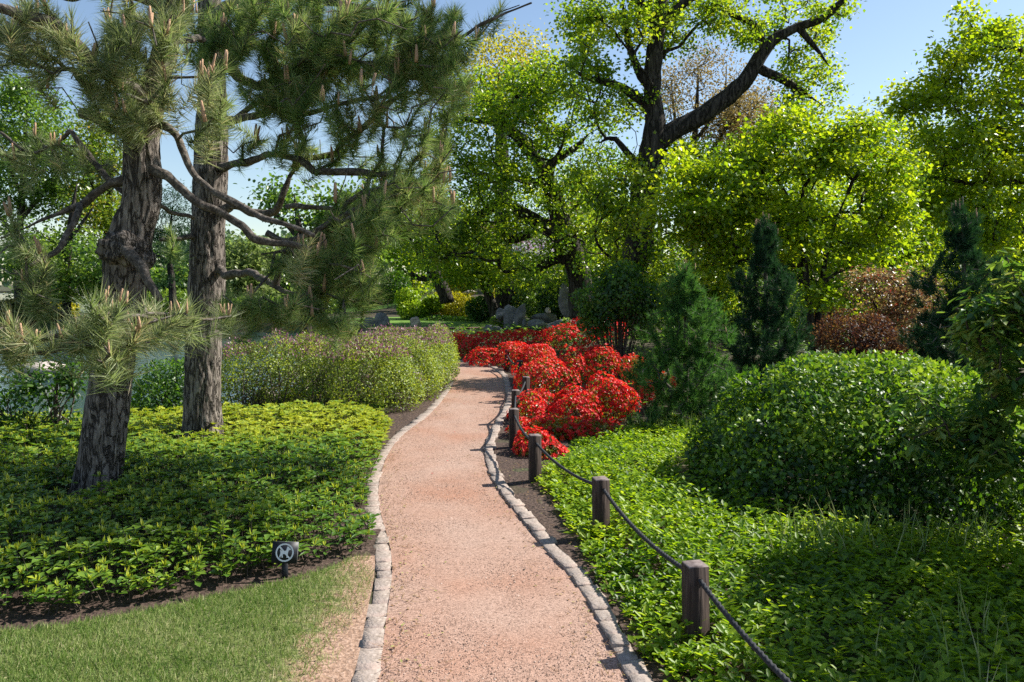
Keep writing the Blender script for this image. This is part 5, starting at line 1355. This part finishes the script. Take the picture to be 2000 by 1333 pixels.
RPOLY = np.array([G(*p)[:2] for p in [(1300, 1333), (1262, 1290), (1204, 1200), (1158, 1120), (1122, 1050), (1085, 985), (1050, 945), (1065, 915), (1110, 898), (1120, 872), (1180, 860), (1240, 835), (1330, 822), (1440, 815)]] + [np.array(v) for v in [(4.2, 10), (5.5, 8), (5.5, 2.2), (1.0, 2.2)]])
n = 22000
q = in_poly_points(RPOLY, n)
q = q[rng.uniform(0, 1, len(q)) < np.clip(1.25 - .09 * (q[:, 1] - 2.5) - .1 * np.clip(q[:, 0] - 2.2, 0, 9), .2, 1)]
e_ = ((q - np.array([2.78, 6.35])) ** 2).sum(1)
q = q[e_ > 2.0]
n = len(q)
d = edge_dist(np.c_[q, np.zeros(n)], RPOLY)
hgt = (.06 + .12 * sstep(0, .45, d) + .07 * (fbm(np.c_[q * 2., 0 * d], 22, 2) - .5)) * rng.uniform(.55, 1.15, n)
patch = fbm(np.c_[q * 1.4, 0 * d], 24, 2)
parts = []
lean = rng.normal(size=(n, 2)) * .22
for k in range(7):
    a = rng.uniform(0, 6.28, n)
    s = rng.uniform(.55, 1.0, n) if k < 5 else rng.uniform(.2, .6, n)
    pos = np.c_[q + lean * (hgt * s)[:, None] + rng.normal(size=(n, 2)) * .018, hgt * s]
    ax = np.stack([np.cos(a), np.sin(a), rng.uniform(-.15, .9, n)], 1)
    L = rng.uniform(.03, .058, n)
    tnt = np.clip(.45 + (patch - .5) * .6 + rng.normal(size=n) * .2, 0, 1)
    nz_ = rdir(n) * .3 + np.array([0, 0, 1.])
    near = (np.hypot(q[:, 0] - .6, q[:, 1]) < 5.2) & (k < 5)
    parts.append(leaves(pos[near], ax[near], nz_[near], L[near], L[near] * .48, tnt[near], 'oval'))
    parts.append(leaves(pos[~near], ax[~near], nz_[~near], L[~near], L[~near] * .55, tnt[~near], 'rhomb'))
V, f, tn = join(parts)
tag(link("ground_cover", make_mesh("ground_cover", V, f, M_vinca, tint=tn)), "vivid green leafy ground cover around the round bush", "ground cover", kind='stuff')
# tall grass tufts among the right ground cover and by the pond
tg = [in_poly_points(np.array([(1.5, 4.4), (2.7, 4.3), (3.0, 4.9), (1.7, 5.0)]), 260), in_poly_points(np.array([(1.4, 2.6), (2.4, 2.6), (2.6, 3.6), (1.5, 3.6)]), 120), in_poly_points(np.array([(1.4, 8.2), (2.2, 8.3), (2.2, 8.8), (1.3, 8.6)]), 120)]
q = np.concatenate(tg); n = len(q)
az = rng.uniform(0, 6.28, n); ln = rng.uniform(.05, .6, n)
V, f, tn = leaves(np.c_[q, np.full(n, .05)], np.stack([np.cos(az) * ln, np.sin(az) * ln, np.ones(n)], 1), rdir(n), rng.uniform(.14, .33, n), rng.uniform(.004, .008, n), np.clip(rng.normal(.45, .2, n), 0, 1), 'blade')
tag(link("tall_grass", make_mesh("tall_grass", V, f, M_grass, tint=tn)), "long grass blades standing up out of the right ground cover", "grass", kind='stuff')
q = in_poly_points(np.array([(-4.9, 9.0), (-4.1, 9.1), (-4.0, 9.9), (-4.8, 9.9)]), 1500); n = len(q)
az = rng.uniform(0, 6.28, n); ln = rng.uniform(.2, .9, n)
V, f, tn = leaves(np.c_[q, np.full(n, .0)], np.stack([np.cos(az) * ln, np.sin(az) * ln, np.ones(n)], 1), rdir(n), rng.uniform(.1, .26, n), rng.uniform(.008, .014, n), np.clip(rng.normal(.3, .15, n), 0, 1), 'blade')
tag(link("tall_grass", make_mesh("tall_grass", V, f, M_bright, tint=tn)), "bright green grass clump at the pond edge between the pine trunks", "grass", kind='stuff')
# low leaf litter plants at the pond bank and under the far shrubs, so the soil is not bare
q = in_poly_points(np.array([(-9, 8.5), (-4.4, 9.2), (-3.4, 11), (-3.2, 14), (-2.4, 14), (-1.6, 10), (-2, 9.4)]), 5200); n = len(q)
az = rng.uniform(0, 6.28, n)
V, f, tn = leaves(np.c_[q, rng.uniform(.01, .12, n)], np.stack([np.cos(az), np.sin(az), rng.uniform(-.1, .8, n)], 1), rdir(n) * .5 + np.array([0, 0, 1]), rng.uniform(.04, .08, n), .03, np.clip(rng.normal(.3, .25, n), 0, 1), 'oval')
tag(link("ground_cover", make_mesh("ground_cover", V, f, M_deep, tint=tn)), "dark ivy like ground cover under the hedge along the pond bank", "ground cover", kind='stuff')
nu = 18000
q = np.c_[rng.uniform(-3, 16, nu), rng.uniform(9.5, 48, nu)]
keep = ~inpoly(q, np.array(FL)) & (q[:, 0] > np.interp(q[:, 1], Rb[:, 1], Rb[:, 0], right=-2) + .7) & ((q[:, 1] > 18.5) | (q[:, 0] > .9)) & ~((q[:, 1] > 28) & (q[:, 1] < 30) & (q[:, 0] < 2))
q = q[keep]; n = len(q)
az = rng.uniform(0, 6.28, n); sc = .04 + q[:, 1] * .003
V, f, tn = leaves(np.c_[q, zt(q[:, 0], q[:, 1]) + rng.uniform(.01, .3, n)], np.stack([np.cos(az), np.sin(az), rng.uniform(-.1, .8, n)], 1), rdir(n) * .5 + np.array([0, 0, 1]), sc * rng.uniform(.8, 1.5, n), sc * .6, np.clip(rng.normal(.4, .25, n), 0, 1), 'oval')
tag(link("undergrowth", make_mesh("undergrowth", V, f, M_fresh, tint=tn)), "mixed low green undergrowth beneath the background trees", "undergrowth", kind='stuff')

# ------------------------------------------------------------------ rocks
def rock_mesh(c, r, seed, mat, nu=26, nv=18, cuts=12, rough=.12, rot=0.):
    g = np.random.default_rng(seed)
    u = np.linspace(0, 2 * math.pi, nu, endpoint=False); v = np.linspace(0.02, math.pi - .02, nv)
    d = np.stack([np.sin(v)[:, None] * np.cos(u)[None], np.sin(v)[:, None] * np.sin(u)[None], np.repeat(np.cos(v)[:, None], nu, 1)], -1).reshape(-1, 3)
    nrm = norm(g.normal(size=(cuts, 3))); off = g.uniform(.62, .98, cuts)
    dn = d @ nrm.T
    s = np.where(dn > .05, off[None] / np.maximum(dn, .05), 9).min(1)
    s = np.minimum(s, 1.12) * (1 + rough * (fbm(d * 3.5 + seed, seed, 3) - .5) * 2)
    V = d * s[:, None] * np.array(r)
    cr, sr = math.cos(rot), math.sin(rot)
    V = np.stack([V[:, 0] * cr - V[:, 2] * sr, V[:, 1], V[:, 0] * sr + V[:, 2] * cr], 1)
    i, j = np.meshgrid(np.arange(nv - 1), np.arange(nu), indexing='ij')
    f = np.stack([i * nu + j, (i + 1) * nu + j, (i + 1) * nu + (j + 1) % nu, i * nu + (j + 1) % nu], -1).reshape(-1, 4)
    return make_mesh("rock", V, f, mat, smooth=False)
rocks = [
 ("upright grey rock with a rough pointed top beside the path end", 1000, 624, 22, 28, 28, 1, M_rock, 0.1),
 ("grey rock leaning against the upright one, leaving a gap below", 1016, 618, 11, 24, 27.6, 2, M_rock, -.35),
 ("small grey rock right of the leaning one", 1024, 634, 6, 12, 27.4, 3, M_rock, 0),
 ("low grey upright slab left of the upright rock", 978, 614, 14, 12, 29, 14, M_rock, .3),
 ("broad flat topped grey boulder right of the upright rocks", 1062, 622, 24, 13, 28, 4, M_rock, 0.05),
 ("pale boulder in front of the broad flat boulder", 1046, 636, 20, 11, 27, 5, M_rock, 0),
 ("small pale boulder at the right end of the rock group", 1079, 640, 14, 9, 26, 6, M_rock_warm, .1),
 ("low rounded rock at the left end of the azalea row", 958, 645, 22, 9, 27, 7, M_rock, 0),
 ("dark flat rock ledge in shade under the tall green shrub", 1108, 632, 34, 8, 25, 15, M_rock, 0),
 ("tall shaded standing rock under the leaning maple", 1108, 590, 17, 34, 27, 8, M_rock, .1),
 ("small white rounded stone near the standing rock", 1071, 608, 6, 7, 27.5, 16, M_rock_warm, 0),
 ("dark split rock at the pond corner behind the hedge", 748, 634, 14, 24, 31, 9, M_rock, .25),
 ("dark jagged rock left of the split rock at the water", 728, 636, 20, 22, 31.5, 10, M_rock, -.3),
 ("low black rock at the waterline", 700, 652, 24, 10, 31, 11, M_rock, 0),
 ("brown rounded rock beside the far lawn path", 812, 632, 12, 12, 30.5, 12, M_rock_warm, 0),
 ("half hidden pale rock under the hedge stems", 520, 795, 34, 34, 10.9, 13, M_rock_warm, .2),
 ("pale half buried stone on the golden mound", 917, 573, 14, 6, 38, 17, M_rock_warm, 0),
 ("flat sunlit shore rock across the pond", 165, 650, 60, 12, 33, 18, M_rock_warm, 0),
 ("rounded shore rock below the olive mound", 60, 652, 40, 14, 33.5, 19, M_rock_warm, 0),
 ("grey shore rock left of the leaning pine trunk", 120, 640, 26, 14, 34, 20, M_rock, .1),
 ("pale shore rock between the pine trunks", 270, 640, 36, 12, 34, 21, M_rock_warm, 0),
 ("long low shore rock under the foreground bough", 10, 672, 50, 10, 31, 22, M_rock_warm, 0),
 ("pale stepping stone at the near bank behind the left shrub", 70, 720, 60, 14, 17, 23, M_rock_warm, 0),
 ("mossy bank stone under the thin stemmed shrub", 20, 885, 40, 20, 8.8, 24, M_rock_warm, 0),
]
for lab, px, py, rx, ry, Y, sd, mt, rot in rocks:
    c = P(px, py, Y)
    o = link("rock", rock_mesh(None, (rx * Y / F * .95, rx * Y / F * .7, ry * Y / F), sd, mt, rot=rot), None, tuple(c))
    tag(o, lab, "rock", "garden rocks")

# pavilion roof glimpsed between the maple limbs
Yp = 50
e0, e1 = P(966, 498, Yp), P(1098, 498, Yp)
zE, zR = e0[2], P(1030, 462, Yp)[2]
R_ = Root("pavilion", "grey roofed garden pavilion on dark posts glimpsed between the maple limbs", "pavilion", ((e0[0] + e1[0]) / 2, Yp + 1.6, 1.2))
x0, x1, y0, y1 = e0[0], e1[0], Yp, Yp + 3.4
ym = (y0 + y1) / 2
Vr = np.array([(x0, y0, zE), (x1, y0, zE), (x1, y1, zE), (x0, y1, zE), (x0 + 1.3, ym, zR), (x1 - 1.3, ym, zR), (x0, y0, zE - .14), (x1, y0, zE - .14), (x1, y1, zE - .14), (x0, y1, zE - .14)])
R_.part("roof", Vr, [np.array([(0, 1, 5, 4), (2, 3, 4, 5), (6, 7, 1, 0), (7, 8, 2, 1), (8, 9, 3, 2), (9, 6, 0, 3), (9, 8, 7, 6)]), np.array([(1, 2, 5), (3, 0, 4)])], M_roof)
for (xx, yy) in ((x0 + .5, y0 + .5), (x1 - .5, y0 + .5), (x0 + .5, y1 - .5), (x1 - .5, y1 - .5), ((x0 + x1) / 2, y0 + .5)):
    V, f = prisms(np.array([(xx, yy, .9)]), np.array([(xx, yy, zE - .142)]), np.array([.11]), np.array([.1]), 4)
    R_.part("post", V, f, M_wood)

# ------------------------------------------------------------------ rope fence
def box_mesh(name, hx, hy, z0, z1, ch, mats):
    """square post with a chamfered top"""
    V, fs, fm = [], [], []
    for z, k in ((z0, 1), (z1 - ch, 1), (z1, 1 - ch / hx)):
        for sx, sy in ((-1, -1), (1, -1), (1, 1), (-1, 1)):
            V.append((sx * hx * k, sy * hy * k, z))
    for a in (0, 4):
        for i in range(4):
            fs.append((a + i, a + (i + 1) % 4, a + 4 + (i + 1) % 4, a + 4 + i)); fm.append(1 if a else 0)
    fs.append((8, 9, 10, 11)); fm.append(1)
    return make_mesh(name, np.array(V, float), np.array(fs), mats, fmat=fm)
HP = .40
tops = [(1362, 1115, 3.49), (1175, 938, 5.09), (1045, 853, 6.55), (1004, 801, 7.94), (1007, 764, 9.35), (1026, 739, 10.7), (1014, 705, 13.0), (989, 685, 15.1)]
pp = [np.array([P(px, py, Y)[0], Y, 0]) for px, py, Y in tops]
pp = [pp[0] * 2 - pp[1] + np.array([-.02, .02, 0])] + pp
ME_post = box_mesh("post", .046, .046, -.12, HP, .006, [M_post, M_posttop])
# hole plug: a short dark ring where the rope passes through
V, f, _, _ = tube([(0, -.049, 0), (0, .049, 0)], [.0135, .0135], 10, .2, 0, cap=False)
ME_hole = make_mesh("rope_hole", V, f, M_rope)
plabels = ["short timber rope post just outside the lower right corner", "nearest dark timber rope post in view, standing in the ground cover", "second timber rope post from the front, beside the path shadow line", "third timber rope post, at the foot of the smallest red azalea", "fourth timber rope post, before the orange tinged azalea",
           "fifth timber rope post, close behind the fourth", "sixth timber rope post, half hidden by the scarlet azaleas", "seventh timber rope post, dark against the far azaleas", "farthest rope post, standing alone at the path bend"]
dirs = []
for i in range(len(pp)):
    a, b = pp[max(i - 1, 0)], pp[min(i + 1, len(pp) - 1)]
    t = b - a
    dirs.append(math.atan2(t[1], t[0]) - math.pi / 2)
holes = []
first = None
for i, p in enumerate(pp):
    if first is None:
        o = link("rope_post", ME_post); h = link("rope_hole", ME_hole, o, (0, 0, HP - .06)); first = (o, h)
    else:
        o = first[0].copy(); COL.objects.link(o); h = first[1].copy(); COL.objects.link(h); h.parent = o
    o.location = tuple(p)
    o.rotation_euler = (rng.normal() * .028, rng.normal() * .028, dirs[i] * .35 + .12)
    tag(o, plabels[i], "post", "rope posts along the path")
    holes.append(p + np.array([0, 0, HP - .06]))
rl = ["rope span running out of the frame from the nearest post", "rope span between the nearest and the second post", "rope span between the second and the third post", "rope span between the third and the fourth post", "short rope span between the fourth and fifth post", "rope span between the fifth and sixth post, before the azaleas", "rope span between the sixth and seventh post", "farthest rope span at the path bend"]
for i in range(len(holes) - 1):
    a, b = holes[i], holes[i + 1]
    t = np.linspace(0, 1, 26)
    c = a[None] * (1 - t)[:, None] + b[None] * t[:, None]
    c[:, 2] -= .06 * 4 * t * (1 - t) * np.linalg.norm(b - a) / 1.6
    def strand(C, R, a_, s):
        return (.0022 * np.cos(3 * a_[None] - s[:, None] * 190)).ravel()
    ctr = c.mean(0)
    V, f, _, _ = tube(c - ctr, np.full(len(c), .0105), 12, .006 if i < 2 else .02, 0, strand)
    o = link("rope", make_mesh("rope", V, f, M_rope, smooth=True), None, tuple(ctr))
    tag(o, rl[i], "rope", "rope spans along the path")

# ------------------------------------------------------------------ no dogs sign
sy = float(G(556, 1136)[1])
sp = G(556, 1136)
R_ = link("dog_sign", None, None, tuple(sp))
tag(R_, "small black no dogs sign on a short stake before the left bed", "sign")
tilt = math.radians(-14)
def part_local(name, V, f, mat, parent=None, rot=(0, 0, 0), loc=(0, 0, 0), fmat=None, label=None):
    o = link(name, make_mesh(name, np.array(V, float), f, mat, fmat=fmat), parent or R_, loc)
    o.rotation_euler = rot
    return tag(o, label=label)
def slab(hx, hy, hz):
    V = [(sx * hx, sy_ * hy, sz * hz) for sz in (-1, 1) for sy_ in (-1, 1) for sx in (-1, 1)]
    f = np.array([(0, 1, 5, 4), (3, 2, 6, 7), (2, 0, 4, 6), (1, 3, 7, 5), (4, 5, 7, 6), (2, 3, 1, 0)])
    return V, f
V, f = slab(.0155, .006, .09)
part_local("stake", V, f, M_black, loc=(0, .012, .04))
V, f = slab(.0705, .005, .0585)
zc = P(558, 1079, sy)[2]
panel = part_local("panel", V, f, [M_black, M_signedge], loc=(.006, -.004, zc), rot=(tilt, math.radians(2.5), math.radians(1.5)), fmat=[0, 1, 1, 1, 1, 1])
# printed symbol: ring, slash and dog, thin plates on the panel face
yf = -.0062
def ring(ro, ri, n=40):
    a = np.linspace(0, 2 * math.pi, n, endpoint=False)
    V = [(r * math.cos(t), yf, r * math.sin(t)) for r in (ro, ri) for t in a]
    m = np.arange(n); k = (m + 1) % n
    return V, np.stack([m, k, n + k, n + m], 1)
V, f = ring(.0495, .0415)
part_local("symbol_ring", V, f, M_white, panel)
dx, dz = .0425 * math.cos(math.radians(134)), .0425 * math.sin(math.radians(134))
nx, nz = .0042 * .72, .0042 * .69
V = [(dx - nx, yf - .0008, dz - nz), (-dx - nx, yf - .0008, -dz - nz), (-dx + nx, yf - .0008, -dz + nz), (dx + nx, yf - .0008, dz + nz)]
part_local("symbol_slash", V, np.array([(0, 1, 2, 3)]), M_white, panel)
dog = [(-23, 12), (-20, 13), (-17, 6), (-10, 4), (0, 6), (7, 9), (9, 15), (10, 22), (12, 27), (16, 31), (20, 26), (24, 22), (30, 18), (31, 15), (27, 12), (22, 11), (19, 6), (18, -2), (17, -9), (18, -20), (20, -26), (18, -28), (11, -28), (11, -25), (12, -18), (9, -10), (2, -10), (-7, -9), (-10, -14), (-8, -20), (-7, -26), (-9, -28), (-14, -28), (-15, -20), (-17, -17), (-20, -24), (-20, -28), (-26, -28), (-26, -20), (-23, -12), (-22, -2), (-24, 6)]
me = bpy.data.meshes.new("symbol_dog")
me.from_pydata([(x * .00105, yf - .0004, z * .00105 + .002) for x, z in dog], [], [list(range(len(dog)))])
me.materials.append(M_white)
link("symbol_dog", me, panel)

# needles, leaf scraps and grit lying on the path edges, the mulch and the lawn
n = 2600
yy = 2.7 + rng.uniform(0, 1, n) ** 1.5 * 10
lx = np.interp(yy, La[:, 1], La[:, 0]); rx = np.interp(yy, Rb[:, 1], Rb[:, 0])
sd = rng.uniform(0, 1, n)
xx = np.where(sd < .4, lx + np.abs(rng.normal(size=n)) * .12, np.where(sd < .62, rx - np.abs(rng.normal(size=n)) * .1, np.where(sd < .85, rx + .1 + rng.uniform(0, .5, n), lx - .1 - rng.uniform(0, .3, n))))
zz = np.where((xx > lx) & (xx < rx), .0175, .028)
az = rng.uniform(0, 6.28, n)
big = rng.uniform(0, 1, n) < .35
ax = np.stack([np.cos(az), np.sin(az), rng.normal(size=n) * .12], 1)
a1 = leaves(np.stack([xx, yy, zz], 1)[~big], ax[~big], rdir((~big).sum()) * .2 + np.array([0, 0, 1]), rng.uniform(.03, .09, (~big).sum()), .0032, rng.uniform(0, .6, (~big).sum()), 'blade')
a2 = leaves(np.stack([xx, yy, zz], 1)[big], ax[big], rdir(big.sum()) * .3 + np.array([0, 0, 1]), rng.uniform(.01, .028, big.sum()), .012, rng.uniform(.2, 1, big.sum()), 'rhomb')
V, f, tn = join([a1, a2])
M_litter = leaf_mat("dry_litter", [(.1, .05, .025), (.24, .14, .07), (.38, .28, .14), (.3, .34, .1)], [(.2, .1, .04), (.3, .2, .08)], .15, .01, .6)
tag(link("litter", make_mesh("litter", V, f, M_litter, tint=tn)), "dry needles and leaf scraps scattered along the path edges", "litter", kind='stuff')

# fallen petals on the gravel
for px, py in ((886, 848), (872, 905), (905, 792), (842, 930)):
    o = link("fallen_petal", make_mesh("fallen_petal", leaves(np.zeros((1, 3)), np.array([[1., .3, .1]]), np.array([[0, 0, 1.]]), .022, .014, 0, 'oval')[0], TEMPL['oval'][1], M_petal_fallen), None, tuple(G(px, py) + np.array([0, 0, .022])))
    tag(o, "single red azalea petal lying on the pink gravel", "petal", "fallen petals on the path")
